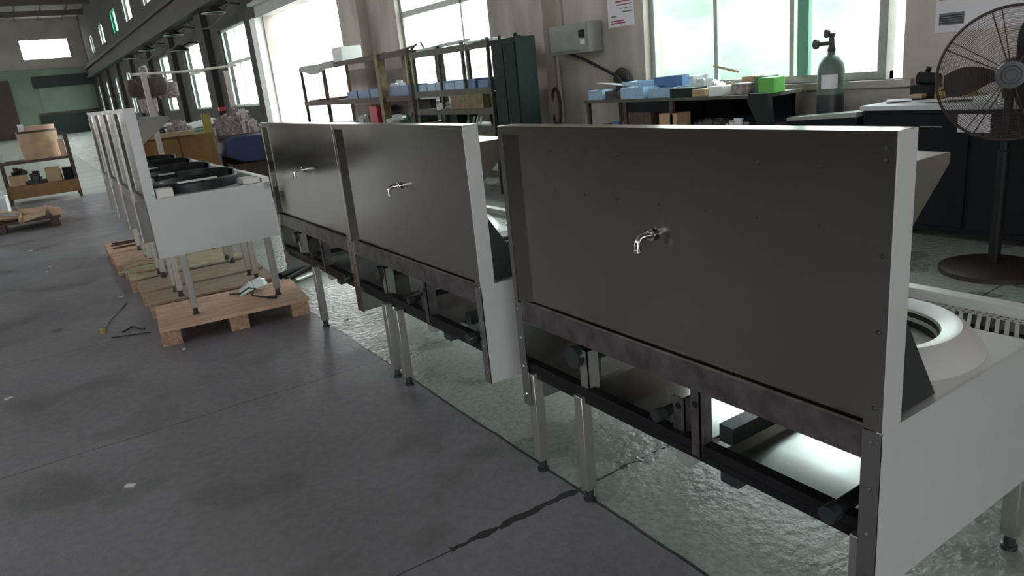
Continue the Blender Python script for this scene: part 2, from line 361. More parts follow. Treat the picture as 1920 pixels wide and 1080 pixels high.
# ------------------------------------------------------------------ stoves
def tube_leg(x, y, ztop, parent, w=0.045, z0=0.0):
    l = MB().box(-w/2, w/2, -w/2, w/2, z0+0.05, ztop).build('leg', M['leg'], parent, bevel=0.003, loc=(x, y, 0))
    MB().lathe([(0.0, z0+0.055), (0.017, z0+0.055), (0.017, z0+0.015), (0.024, z0+0.012), (0.024, z0), (0, z0)], 14).build('foot', M['dark_steel'], l)
    return l
def make_stove(L, D, zb, zt, ztop, legs, side_rivets=True, burners=(), black_rings=False, base=0.0, detail=True, hood=0.19, hoodz=None, rings_r=0.24, gusset=True):
    """local frame: x from the back to the front, y along the stove, z up"""
    R = thing('wok_stove', 'x', 'stove', (0,0,0))
    T = 0.07
    # back panel: folded frame with a recessed face
    mb = MB().box(0.022, 0.03, 0.02, L-0.03, zt, ztop-0.02)
    mb.box(0.0, T, 0, L, ztop-0.012, ztop)
    mb.box(0.0, 0.022, 0.0, L, ztop-0.03, ztop-0.012)
    mb.box(T-0.006, T, 0, L, zt+0.015, ztop-0.01)
    bp = mb.build('back_panel', M['panel'], R, smooth=False)
    MB().box(0.0, 0.022, 0.0, 0.045, zt, ztop-0.03).build('edge_flange', M['panel'], R, smooth=False)
    MB().box(0.0, 0.022, L-0.025, L, zt, ztop-0.03).build('edge_flange', M['panel'], R, smooth=False)
    MB().prism([(0.003, L-0.025), (0.022, L-0.10), (0.028, L-0.10), (0.022, L-0.025)], zt+0.004, ztop-0.03, axis='z').build('slanted_fold', M['panel'], R, smooth=False)
    MB().box(0.001, T, -0.003, 0.006, zt, ztop-0.001).build('end_cap', M['film'], R, smooth=False)
    MB().box(0.001, T, L-0.006, L, zt, ztop-0.001).build('end_cap', M['steel_fold'], R, smooth=False)
    # shelf box on the front of the back panel
    hz = hoodz or ztop-0.075
    MB().prism([(T, hz), (T+hood-0.02, hz), (T+hood-0.02, hz-0.025), (T, hz-0.17)], 0.015, L-0.015).build('splash_shelf', M['hood'], R, bevel=0.002, smooth=False)
    # slanted splash plate at the back of the top
    if gusset: MB().prism([(T, zt+0.30), (T+0.19, zt+0.005), (T, zt+0.005)], 0.02, 0.026).build('gusset', M['dark_steel'], R, smooth=False)
    if gusset: MB().prism([(T, zt+0.30), (T+0.004, zt+0.30), (T+0.194, zt+0.005), (T+0.19, zt+0.005)], 0.026, L-0.02).build('splash_plate', M['steel_fold'], R, smooth=False)
    # top
    MB().box(T, D-0.20, 0.0125, L-0.0125, zt-0.014, zt).build('worktop', M['top'], R, smooth=False)
    MB().box(D-0.20, D-0.05, 0.012, L-0.012, zt-0.05, zt-0.045).build('drain_tray', M['dark_steel'], R, smooth=False)
    MB().box(D-0.05, D, 0.0, L, zt-0.06, zt+0.035).build('front_rail', M['top'], R, bevel=0.003, smooth=False)
    n = int((L-0.12)/0.026); g = MB()
    for i in range(n):
        y = 0.02 + i*0.026
        g.add([(D-0.20, y, zt-0.004), (D-0.09, y+0.045, zt-0.004), (D-0.09, y+0.057, zt-0.004), (D-0.20, y+0.012, zt-0.004),
               (D-0.20, y, zt+0.002), (D-0.09, y+0.045, zt+0.002), (D-0.09, y+0.057, zt+0.002), (D-0.20, y+0.012, zt+0.002)],
              [(0,3,2,1),(4,5,6,7),(0,1,5,4),(1,2,6,5),(2,3,7,6),(3,0,4,7)])
    g.box(D-0.09, D-0.05, 0.0125, L-0.0125, zt-0.002, zt+0.002)
    g.build('drain_grate', M['steel_fold'], R, smooth=False)
    if detail:
        g = MB()
        for i in range(int(L/0.02)):
            for x in (D-0.08, D-0.062): g.box(x-0.004, x+0.004, 0.01+i*0.02, 0.018+i*0.02, zt+0.002, zt+0.0024)
        g.build('perforation', M['dark_steel'], R, smooth=False)
    # side panels
    for s, y in ((0, 0.0), (1, L-0.012)):
        sp = MB().box(0.0, D, y, y+0.012, zb, zt+0.0005).build('side_panel', M['film'] if s == 0 else M['steel'], R, smooth=False)
        a, b2 = (0.0, 0.045) if s == 0 else (L-0.045, L)
        MB().box(-0.002, 0.004, a, b2, zb, zt-0.002).build('side_flange', M['steel'], sp, smooth=False)
        if side_rivets:
            for z in [zb + 0.05 + i*(zt-zb-0.08)/3 for i in range(4)]:
                MB().lathe([(0, 0.004), (0.004, 0.003), (0.006, 0)], 8).build('rivet', M['chrome'], sp, loc=(-0.003, 0.022 if s == 0 else L-0.022, z)).rotation_euler = (0, -PI/2, 0)
    MB().box(0.004, 0.028, 0.045, L-0.045, zt-0.082, zt-0.002).box(0.0, 0.012, 0.045, L-0.045, zt-0.006, zt+0.004).build('back_rail', M['rail'], R, smooth=False)
    MB().box(D-0.02, D, 0.012, L-0.012, zt-0.095, zt-0.06).build('front_panel', M['steel'], R, smooth=False)
    for (x, y) in legs: tube_leg(x, y, zb+0.14, R, z0=base)
    for (bx, by) in burners:
        c = (bx, by, 0); r = rings_r
        if not black_rings:
            MB().lathe([(r+0.06, zt), (r+0.055, zt+0.012), (r+0.02, zt+0.055), (r, zt+0.068), (r-0.02, zt+0.066), (r-0.05, zt+0.052), (r-0.06, zt+0.02)], 64, c).build('burner_ring', M['top'], R)
            MB().lathe([(r-0.055, zt+0.045), (r-0.062, zt-0.02), (r-0.12, zt-0.07), (0.0, zt-0.085)], 48, c).build('burner_bowl', M['dark_steel'], R)
        else:
            ring = MB().lathe([(r, zt), (r, zt+0.06), (r-0.015, zt+0.07), (r-0.06, zt+0.068), (r-0.10, zt+0.03), (r-0.13, zt-0.01), (0, zt-0.03)], 48, c).build('burner_ring', M['iron'], R)
            MB().lathe([(r-0.02, zt+0.06), (r-0.02, zt+0.11), (r-0.045, zt+0.11), (r-0.05, zt+0.06)], 24, c, -0.5, 1.9).build('flame_guard', M['iron'], ring)
            MB().box(-0.15, 0.12, -0.012, 0.012, 0, 0.012).build('pale_strip', M['white'], ring, loc=(bx-0.01, by-0.25, zt+0.07), rz=0.05)
        if detail:
            MB().lathe([(r+0.09, zt-0.015), (r+0.085, zt-0.08), (r+0.02, zt-0.16), (r-0.06, zt-0.20), (0.06, zt-0.21), (0, zt-0.21)], 40, c).build('burner_pan', M['iron'], R)
    return R
def stove_works(R, L, D, zb, zt, A=True):
    """bottom shelf, gas pipes and brackets seen under the back"""
    s = MB()
    for a, b2 in ((0.03, L*0.45), (L*0.5, L-0.03)):
        s.box(0.18, D-0.05, a, b2, 0.305, 0.309).box(0.18, 0.184, a, b2, 0.309, 0.33).box(0.18, D-0.05, a, a+0.004, 0.309, 0.33).box(0.18, D-0.05, b2-0.004, b2, 0.309, 0.33)
    s.build('bottom_shelf', M['mirror'], R, smooth=False)
    MB().box(0.3, D-0.08, L*0.455, L*0.495, 0.315, 0.38).build('air_duct', M['dark_steel'], R, smooth=False)
    MB().box(0.01, 0.05, 0.012, L-0.012, 0.458, 0.488).box(0.03, 0.07, 0.012, L-0.012, 0.415, 0.445).box(0.03, 0.034, 0.012, L-0.012, 0.44, 0.46).build('black_channel', M['black'], R, bevel=0.002, smooth=False)
    for (y, z, r, x0, x1) in ((L*0.765, 0.60, 0.036, 0.0, 0.30), (L*0.465, 0.545, 0.016, -0.03, 0.38), (L*0.30, 0.615, 0.017, 0.12, 0.45), (L*0.072, 0.492, 0.019, -0.03, 0.35)):
        p = MB().tube([(x0, 0, 0), (x1, 0, 0)], r, 16).build('gas_pipe', M['black'], R, loc=(0, y, z))
        MB().tube([(x0-0.004, 0, 0), (x0+0.03, 0, 0)], r+0.004, 16).build('pipe_nipple', M['dark_steel'], p)
    for (y, z0, z1, x, wd) in ((L*0.742, 0.48, 0.63, 0.02, 0.045), (L*0.44, 0.455, 0.60, 0.03, 0.05), (L*0.375, 0.45, zt-0.08, 0.0, 0.035)):
        q = MB().box(x, x+0.004, y-wd/2, y+wd/2, z0, z1).box(x, x+0.05, y-wd/2, y-wd/2+0.004, z0, z1).build('bracket', M['leg' if y > L*0.6 else 'rail'], R, smooth=False)
        MB().lathe([(0, 0.002), (0.011, 0.002), (0.011, 0)], 10).build('bolt_hole', M['black'], q, loc=(x-0.0005, y, (z0*0.2+z1*0.8))).rotation_euler = (0, -PI/2, 0)
    MB().box(0.05, 0.14, L*0.42, L*0.465, 0.365, 0.41).build('junction_box', M['grey'], R, bevel=0.004)
    MB().box(0.05, 0.14, L*0.30, L*0.345, 0.365, 0.41).build('junction_box', M['dark_steel'], R, bevel=0.004)
    MB().box(0.25, 0.6, L-0.20, L-0.196, 0.40, 0.62).build('inner_baffle', M['steel_fold'], R, smooth=False)
def spout(R, y, z):
    q = MB().tube([(0.03, 0, 0), (-0.02, 0, 0.004), (-0.045, 0, 0), (-0.058, 0, -0.018), (-0.06, 0, -0.05)], [0.013, 0.013, 0.013, 0.013, 0.013], 14).build('faucet', M['chrome'], R, loc=(0, y, z))
    MB().lathe([(0, 0), (0.025, 0), (0.025, 0.005), (0.014, 0.008)], 18).build('flange', M['chrome'], q, loc=(0.021, 0, 0)).rotation_euler = (0, -PI/2, 0)
    MB().lathe([(0.0, 0), (0.016, 0), (0.016, 0.014), (0.0, 0.014)], 18, (-0.06, 0, -0.058)).build('nozzle', M['chrome'], q)
    q.scale = (0.7, 0.7, 0.7)
def holes(R, ys, zs):
    m0 = None
    for z, yy in zip(zs, ys):
        for y in yy:
            if m0 is None:
                m0 = MB().lathe([(0, 0.003), (0.004, 0.002), (0.0055, 0)], 8).build('rivet', M['dark_steel'], R, loc=(0.0225, y, z)); m0.rotation_euler = (0, -PI/2, 0)
            else:
                c = m0.copy(); COL.objects.link(c); c.location = (0.0225, y, z)
ZB, ZT, ZU = 0.30, 0.742, 1.41
A = make_stove(1.487, 0.95, ZB, ZT, ZU, [(0.03, 1.445), (0.035, 1.146), (0.03, 0.05), (0.85, 0.05), (0.85, 1.445)], burners=((0.47, 0.33), (0.47, 1.13)))
A.location = (1.43, 0.809, 0); stove_works(A, 1.487, 0.95, ZB, ZT)
spout(A, 0.725, 1.10)
holes(A, [[1.207, 1.02, 0.867, 0.695, 0.521, 0.354, 0.182], [1.194, 1.03, 0.871, 0.695, 0.524, 0.354, 0.182]], [1.327, 1.193])
for z in (1.375, 1.35, 1.15, 0.98, 0.80): MB().lathe([(0, 0.003), (0.004, 0.002), (0.0055, 0)], 8).build('rivet', M['dark_steel'], A, loc=(-0.001, 0.02, z)).rotation_euler = (0, -PI/2, 0)
tag(A, 'nearest stainless steel wok stove on the right, its tall back panel facing the camera', 'stove')
B = make_stove(1.487, 0.95, ZB, ZT, ZU, [(0.0, 1.07), (0.0, 0.92), (0.85, 0.05), (0.85, 1.445)], burners=((0.47, 0.35), (0.47, 1.13)))
B.location = (1.43, 2.557, 0); stove_works(B, 1.487, 0.95, ZB, ZT); spout(B, 0.72, 1.115)
for ch in B.children:
    pass
tag(B, 'middle wok stove of the right row, its pale end cap facing the nearest stove', 'stove')
Cc = make_stove(1.50, 0.95, ZB, ZT, ZU, [(0.01, 0.80), (0.85, 0.05), (0.85, 1.445)], burners=((0.47, 0.35), (0.47, 1.13)))
Cc.location = (1.43, 4.05, 0); stove_works(Cc, 1.50, 0.95, ZB, ZT); spout(Cc, 0.72, 1.11)
tag(Cc, 'farthest wok stove of the right row, windows mirrored in its back panel beside the pallets', 'stove')
# pallet row
PB = 0.13
Ds = []
dl = ['first wok stove on a pallet, large plain white side panel facing the camera', 'second wok stove on the pallets, right behind the large white side panel',
      'third pallet-borne wok stove counted from the camera, bright narrow end strip', 'last wok stove of the pallet row, next to the far light floor']
for i, y in enumerate((5.47, 6.33, 7.18, 8.0)):
    S = make_stove(0.80, 0.84, 0.46, 0.865, 1.475, [(0.16, 0.07), (0.76, 0.07), (0.16, 0.72), (0.76, 0.72)], burners=((0.40, 0.38),), black_rings=True, gusset=False, detail=False, base=0.0, side_rivets=False, hood=0.22, rings_r=0.30)
    S.location = (0.56, y, PB); S.rotation_euler = (0, 0, -0.01)
    tag(S, dl[i], 'stove', 'wok stoves standing on pallets')
    MB().tray(0.08, 0.19, 0.02, 0.13, 0.865, 0.925).build('trough_box', M['top'], S, smooth=False)
    MB().tray(0.66, 0.78, 0.03, 0.20, 0.865, 0.905).build('front_tray', M['top'], S, smooth=False)
    Ds.append(S)
def pallet(loc, w_, d_, m, rz, label, h=0.13, blocks=True):
    P = thing('pallet', label, 'pallet', loc, rz, 'wooden pallets in a row')
    MB().box(0, w_, 0, d_, h-0.022, h).build('deck', m, P, bevel=0.003, smooth=False)
    for (x, y) in [(a, b2) for a in (0.0, w_/2-0.06, w_-0.14) for b2 in (0.02, d_-0.14)]:
        MB().box(x, x+0.13, y, y+0.12, 0, h-0.022).build('block', M['chip'], P, bevel=0.003, smooth=False)
    for x in (0.03, w_/2-0.03, w_-0.10): MB().box(x, x+0.08, 0.14, d_-0.14, 0.0, 0.018).build('runner', m, P, smooth=False)
    return P
pallet((0.44, 5.33, 0), 1.03, 0.72, M['pallet'], -0.10, 'pale plywood-topped pallet on chip blocks, nearest to the camera')
pallet((0.49, 6.14, 0), 0.98, 0.42, M['pallet_dark'], -0.05, 'narrow weathered board pallet directly behind the nearest pallet')
pallet((0.49, 6.64, 0), 1.0, 0.5, M['pallet_dark'], -0.04, 'weathered brown pallet in the middle of the row, a thin shadow gap before it')
pallet((0.47, 7.25, 0), 1.0, 0.78, M['yellow_wood'], -0.03, 'yellowish pallet littered with sticks, behind the brown pallets', h=0.135)
pallet((0.44, 8.15, 0), 1.0, 0.62, M['pallet'], -0.02, 'reddish slatted pallet, last but one of the row')
pallet((0.44, 8.88, 0), 1.0, 0.75, M['pallet'], -0.02, 'farthest pallet of the row, on the floor by the last stove')
# sticks and wires on pallets
def stick(pts, r, m, name, label, cat, group=None, n=6):
    return tag(MB().tube(pts, r, n).build(name, m), label, cat, group)
for i, (x, y, a) in enumerate(((0.50, 7.6, 0.1), (0.48, 7.75, 0.3), (0.55, 7.45, -0.1), (0.5, 9.1, 0.0), (0.5, 9.3, 0.1), (0.52, 9.45, -0.1))):
    stick([(x, y, 0.145 if i < 3 else 0.14), (x+0.34*math.cos(a), y+0.34*math.sin(a), 0.145 if i < 3 else 0.14)], 0.01, M['brown' if i > 2 else 'tan'], 'wood_stick' if i < 3 else 'metal_rod',
          'thin stick lying on the yellowish pallet' if i < 3 else 'dark rod lying on the farthest pallet', 'stick', 'sticks on the yellowish pallet' if i < 3 else 'rods on the farthest pallet')
MB_ = MB().add([(0,0,0),(0.12,0.02,0.03),(0.2,0.1,0.01),(0.14,0.2,0.05),(0.03,0.16,0.02),(0.1,0.1,0.08)], [(0,1,5),(1,2,5),(2,3,5),(3,4,5),(4,0,5),(0,4,3,2,1)])
tag(MB_.build('plastic_bag', M['plast_white'], loc=(1.08, 5.72, 0.132)), 'crumpled clear plastic bag on the nearest pallet under the stove', 'bag')
tag(MB().lathe([(0,0.0),(0.05,0.0),(0.07,0.03),(0.05,0.07),(0,0.09)], 14).build('plastic_wad', M['plast_white'], loc=(1.26, 5.84, 0.132)), 'round wad of white plastic near the right rear leg on the nearest pallet', 'plastic')
tag(MB().tube([(1.02,5.80,0.15),(1.08,5.70,0.16),(1.14,5.66,0.20),(1.2,5.72,0.17),(1.14,5.6,0.15),(1.2,5.5,0.145),(1.26,5.42,0.142)], 0.006, 8).tube([(1.22,5.45,0.147),(1.27,5.40,0.147)], 0.012, 8).build('black_cable', M['rubber']), 'black cable with a connector curled over the plastic bag on the nearest pallet', 'cable')
tag(MB().tube([(0.138+0.0,6.16,0.008),(0.2,6.42,0.006),(0.3,6.7,0.006),(0.38,6.95,0.006)], 0.004, 6).build('hose_line', M['grey']), 'thin grey wire on the floor left of the pallets, leading to the yellow plug', 'wire')
tag(MB().lathe([(0,0),(0.022,0),(0.024,0.03),(0.012,0.045),(0,0.045)], 12).build('yellow_plug', M['yellow'], loc=(0.13,6.12,0)), 'small yellow plug at the end of a wire on the floor', 'plug')
tag(MB().tube([(0.17,5.92,0.005),(0.3,5.86,0.005),(0.42,5.80,0.005)], 0.004, 6).tube([(0.25,6.0,0.005),(0.33,6.1,0.005),(0.36,6.0,0.005),(0.40,5.95,0.005)], 0.005, 6).build('dark_wire', M['rubber']), 'tangled dark wire on the floor beside the nearest pallet', 'wire')
for i, (x, y) in enumerate(((-0.469, 5.129), (-0.316, 10.99), (-0.121, 9.529), (-0.165, 9.235), (0.548, 5.19), (0.359, 7.2), (0.02, 3.4), (1.60, 4.88))):
    s_ = 0.012 + 0.012*random.random()
    o = tag(MB().box(-s_, s_*1.6, -s_*0.7, s_*0.7, 0.0, 0.006).build('paper_scrap', M['paper'], loc=(x, y, 0.0)), 'tiny white paper scrap lying on the concrete floor', 'scrap', 'white scraps scattered on the floor')
    o.rotation_euler = (0, 0, random.random()*3)
rnd = random.Random(5)
st = MB().tube([(-0.16, 0, 0), (0.16, 0, 0)], 0.009, 6).build('wood_stick', M['yellow_wood'], loc=(0.6, 7.5, 0.165)); tag(st, 'pale splinter of wood strewn on the yellowish pallet', 'stick', 'pale splinters on the yellowish pallet')
st.rotation_euler = (0, 0.03, 0.5)
for i in range(11):
    c = st.copy(); COL.objects.link(c); c.location = (0.55+0.35*rnd.random(), 7.32+0.6*rnd.random(), 0.146 + 0.004*i); c.rotation_euler = (0, 0.05*(rnd.random()-0.5), rnd.random()*3)
# bundle beyond stove C foot
for i, (a, b2, r, m_) in enumerate((((1.62, 6.35), (2.2, 6.9), 0.022, 'black'), ((1.6, 6.5), (2.1, 6.8), 0.03, 'black'), ((1.66, 6.25), (2.3, 6.6), 0.02, 'leg'), ((1.75, 6.7), (2.2, 7.1), 0.035, 'tan'))):
    stick([(a[0], a[1], r + 0.002), (b2[0], b2[1], r + 0.002)], r, M[m_], 'pipe_length', ('thinner black pipe lying on the floor behind the far stove', 'thick black pipe lying on the floor behind the far stove', 'pale steel pipe on the floor, front of the loose pipes', 'tan wooden pole behind the loose black pipes')[i], 'pipe', 'loose pipes behind the far stove', 12)

# ------------------------------------------------------------------ left side: parts shelf, barrel, cardboard
S = thing('parts_shelf', 'low brown steel parts shelf with an ochre bottom board, at the left edge', 'shelf', (-0.55, 17.3, 0))
for (x, y) in ((0.0, 0), (1.2, 0), (0.0, 0.7), (1.2, 0.7)): MB().box(x-0.025, x+0.025, y-0.025, y+0.025, 0, 0.86 if x < 1 else 1.3).build('post', M['brown'], S, smooth=False)
MB().box(-0.3, 1.22, -0.03, 0.73, 0.78, 0.83).build('top_board', M['brown'], S, smooth=False)
MB().box(0.0, 1.22, -0.03, 0.73, 0.12, 0.36).build('bottom_board', M['ochre'], S, smooth=False)
MB().box(0.0, 1.2, 0.68, 0.7, 1.26, 1.3).build('back_rail', M['brown'], S, smooth=False)
Bq = thing('cardboard_drum', 'large round cardboard drum on top of the low brown shelf', 'barrel', (0.18, 17.66, 0.83))
MB().lathe([(0, 0), (0.33, 0), (0.35, 0.52), (0, 0.52)], 40).build('drum_body', M['carton'], Bq)
MB().lathe([(0.355, 0.51), (0.355, 0.55), (0, 0.55)], 40).build('rim', M['brown'], Bq)
MB().lathe([(0, 0.55), (0.27, 0.55), (0.27, 0.64), (0, 0.64)], 40, (0.06, 0, 0)).build('lid', M['carton_lid'], Bq)
def simple_box(name, m, loc, size, label, cat, rz=0, group=None, bevel=0.006, z_tray=False):
    mb = MB(); sx_, sy_, sz_ = size
    (mb.tray if z_tray else mb.box)(-sx_/2, sx_/2, -sy_/2, sy_/2, 0, sz_)
    return tag(mb.build(name, m, loc=loc, rz=rz, bevel=bevel, smooth=False), label, cat, group)
simple_box('white_tag_card', M['paper'], (-0.06, 17.55, 1.38), (0.10, 0.02, 0.14), 'small white card standing on the rim of the round cardboard drum', 'card')
simple_box('carton', M['carton'], (-0.33, 17.55, 0.36), (0.3, 0.3, 0.2), 'open carton at the left end of the ochre bottom shelf', 'box', 0.1)
simple_box('carton', M['tan'], (0.28, 17.5, 0.36), (0.26, 0.26, 0.28), 'speckled carton at the right of the ochre bottom shelf', 'box', -0.1)
simple_box('dark_crate', M['navy'], (0.53, 17.5, 0.36), (0.18, 0.3, 0.24), 'dark blue crate in the right corner of the ochre bottom shelf', 'crate')
simple_box('grey_pack', M['grey_light'], (-0.62, 17.5, 0.83), (0.3, 0.3, 0.16), 'dark grey box on the left end of the brown shelf', 'box')
simple_box('pink_box', M['carton_lid'], (0.54, 17.36, 0.83), (0.10, 0.08, 0.34), 'small upright pink box to the right of the cardboard drum', 'box')
def lump(name, m, loc, size, label, cat, seed=0, group=None, n=14):
    rnd = random.Random(seed); mb = MB(); prof = []
    for k_ in range(n):
        a = rnd.random()*2*PI; rr = rnd.random()**0.5; x = size[0]/2*rr*math.cos(a); y = size[1]/2*rr*math.sin(a); h = size[2]*(1-rr*0.75)*(0.5+0.5*rnd.random())
        s_ = 0.16*min(size[0], size[1])*(0.6+rnd.random()); mb.m = Matrix.Translation((x, y, 0)) @ Matrix.Rotation(rnd.random()*3, 4, 'Z')
        mb.box(-s_, s_, -s_*0.6, s_*0.6, 0, h); mb.m = mb.m @ Matrix.Rotation(PI/2*0.3*(rnd.random()-0.5), 4, 'X')
        mb.tube([(-s_*1.2, 0, h*0.9), (s_*1.2, 0, h*0.95)], s_*0.3, 8)
    mb.m = Matrix.Identity(4)
    return tag(mb.build(name, m, loc=loc), label, cat, group, 'stuff')
lump('metal_scrap', M['scrapdark'], (-0.02, 17.5, 0.36), (0.3, 0.4, 0.3), 'heap of dark metal offcuts between the two cartons on the ochre shelf', 'scrap metal', 3)
lump('metal_scrap', M['scrapdark'], (-0.3, 17.75, 0.56), (0.3, 0.3, 0.18), 'dark metal parts heaped on the left carton of the ochre shelf', 'scrap metal', 4, n=9)
# shiny wire coil heap at the left frame edge
lump('white_offcuts', M['plast_white'], (-0.78, 16.4, 0), (0.35, 0.35, 0.95), 'upright heap of white plastic offcuts beside the low brown shelf', 'offcuts', 8, n=26)
# cardboard heap on a dark pallet
P = thing('dark_pallet', 'dark low pallet under the torn cardboard at the left edge', 'pallet', (-1.4, 13.1, 0))
MB().box(0, 1.55, 0, 1.0, 0.12, 0.15).build('deck', M['brown'], P, smooth=False)
for x in (0.0, 0.7, 1.4): MB().box(x, x+0.12, 0, 1.0, 0, 0.12).build('runner', M['brown'], P, smooth=False)
for i, (x, y, z, sx_, sy_, a, tx, ty) in enumerate(((-0.75, 13.5, 0.20, 0.8, 0.5, 0.2, 0.05, 0.1), (-0.45, 13.6, 0.25, 0.6, 0.35, -0.3, -0.1, 0.15), (-0.85, 13.75, 0.27, 0.5, 0.4, 0.6, 0.1, -0.1), (-0.15, 13.5, 0.24, 0.45, 0.25, 0.1, 0.2, 0.05), (0.10, 13.3, 0.20, 0.2, 0.35, 0.25, 0.28, 0.1), (-0.20, 13.15, 0.20, 0.35, 0.3, -0.2, 0.25, -0.2), (-0.55, 13.3, 0.21, 0.9, 0.15, 0.1, 0.0, 0.1))):
    o = tag(MB().box(-sx_/2, sx_/2, -sy_/2, sy_/2, 0, 0.008).box(-sx_/2, -sx_/2+0.008, -sy_/2, sy_/2, 0, 0.06).build('cardboard_sheet', M['carton_lid' if i in (0, 2) else 'carton'], loc=(x, y, z)),
            ('flattened pinkish carton at the bottom left of the cardboard heap', 'torn brown cardboard sheet in the middle of the heap', 'pinkish cardboard piece on top of the heap at the left', 'long folded cardboard roll-like piece at the back right of the heap', 'pale cardboard flap hanging off the right end of the heap', 'tan cardboard flap at the front right of the heap', 'long narrow cardboard strip along the front of the heap')[i], 'cardboard', 'torn cardboard on the dark pallet')
    o.rotation_euler = (tx, ty, a)

# ------------------------------------------------------------------ behind the pallet row: ochre cabinets, drill press, castings
S = thing('ochre_cabinet', 'wide ochre-yellow steel cabinet with two doors behind the pallet row', 'cabinet', (1.37, 12.05, 0), -0.02)
MB().box(0, 1.02, 0, 0.6, 0.05, 1.14).build('cabinet_body', M['ochre'], S, bevel=0.01)
MB().box(0.02, 0.50, -0.015, 0, 0.08, 1.10).build('door', M['ochre'], S, bevel=0.004); MB().box(0.52, 1.0, -0.015, 0, 0.08, 1.10).build('door', M['ochre'], S, bevel=0.004)
MB().box(0.02, 0.75, -0.05, 0.62, 1.14, 1.20).build('worktop', M['tan'], S, smooth=False)
MB().box(0.90, 1.02, 0.0, 0.05, 1.14, 1.42).build('corner_upright', M['yellow'], S, smooth=False)
S = thing('drill_press', 'large round-headed drill press standing behind the ochre cabinet', 'machine', (1.75, 13.0, 0))
MB().lathe([(0, 0), (0.3, 0), (0.3, 0.08), (0.06, 0.1), (0.06, 2.2), (0, 2.2)], 24).build('column', M['scrap'], S)
MB().lathe([(0.0, 1.74), (0.26, 1.76), (0.30, 1.85), (0.30, 2.02), (0.0, 2.05)], 32).build('belt_housing', M['brown'], S)
MB().lathe([(0.0, 1.5), (0.12, 1.52), (0.14, 1.72), (0, 1.74)], 24, (-0.05, -0.1, 0)).build('head', M['scrap'], S)
MB().box(0.15, 0.42, -0.15, 0.15, 1.70, 1.95).build('motor', M['scrap'], S, bevel=0.03)
MB().lathe([(0, 1.28), (0.22, 1.28), (0.24, 1.33), (0, 1.34)], 28, (0.0, -0.15, 0)).build('work_table', M['white'], S)
S = thing('overhead_stand', 'pale pipe stand with a long horizontal bar above the ochre cabinet', 'frame', (1.45, 11.6, 0))
MB().tube([(-0.02, 0.1, 2.05), (0.9, 1.0, 2.07), (1.85, 2.0, 2.14)], 0.02, 8).build('crossbar', M['pinkpost'], S)
for x, y in ((0.13, 0.24), (1.6, 1.72)): MB().box(x-0.035, x+0.035, y-0.03, y+0.03, 0, 2.06).build('upright', M['pinkpost'], S, smooth=False)
lump('machine_parts', M['scrap'], (1.95, 12.35, 1.2), (0.3, 0.3, 0.24), 'pale castings heaped on the ochre cabinet beside its yellow upright', 'machine parts', 11)
lump('machine_parts', M['scrapdark'], (1.55, 12.35, 1.2), (0.35, 0.3, 0.25), 'dark machine parts heaped on the left of the ochre cabinet', 'machine parts', 12)
S = thing('green_workbench', 'grey-green workbench covered with pale sheets behind the ochre cabinet', 'bench', (2.0, 14.2, 0))
MB().box(0, 1.6, 0, 0.8, 1.05, 1.12).build('bench_top', M['green_soft'], S, smooth=False)
for (x, y) in ((0.05, 0.05), (1.5, 0.05), (0.05, 0.7), (1.5, 0.7)): MB().box(x, x+0.06, y, y+0.06, 0, 1.05).build('leg', M['green_soft'], S, smooth=False)
MB().box(0.05, 1.5, 0.06, 0.7, 0.3, 0.34).build('lower_shelf', M['green_soft'], S, smooth=False)
o = tag(MB().box(-0.5, 0.4, -0.3, 0.3, 0, 0.02).build('pale_sheet', M['plast_white'], loc=(2.6, 14.5, 1.2)), 'pale plastic sheet draped over the grey-green bench', 'sheet'); o.rotation_euler = (0.1, -0.12, 0.1)
lump('castings', M['scrap'], (2.95, 13.0, 1.03), (0.62, 0.5, 0.55), 'tall heap of pinkish grey castings on the brown crate', 'castings', 15, n=40)
simple_box('red_box', M['red'], (2.78, 12.9, 1.42), (0.12, 0.1, 0.06), 'small pink-red box on top of the castings heap', 'box')
simple_box('brown_crate', M['brown'], (2.9, 12.95, 0), (0.7, 0.7, 1.03), 'tall brown crate carrying the heap of pinkish castings', 'crate')
S = thing('blue_bin', 'deep blue plastic hopper bin on a brown stand, left of the far stove', 'bin', (2.86, 12.3, 0))
MB().prism([(-0.32, 0.95), (-0.15, 1.02), (0.35, 1.02), (0.35, 0.6), (-0.1, 0.62), (-0.36, 0.75)], -0.3, 0.3).build('hopper', M['blue_deep'], S, bevel=0.02)
MB().box(-0.25, 0.3, -0.25, 0.25, 0, 0.6).build('stand', M['brown'], S, smooth=False)
S = thing('yellow_post_rack', 'yellow post rack with dark shelves right of the ochre cabinet', 'rack', (2.5, 14.9, 0))
for x in (0.0,): MB().box(x, x+0.07, -0.9, -0.83, 0, 1.05).build('post', M['yellow'], S, smooth=False)
MB().box(0, 0.5, -0.95, -0.5, 0.55, 0.59).build('shelf_board', M['brown'], S, smooth=False); MB().box(0.43, 0.5, -0.9, -0.83, 0, 0.9).build('post', M['brown'], S, smooth=False)
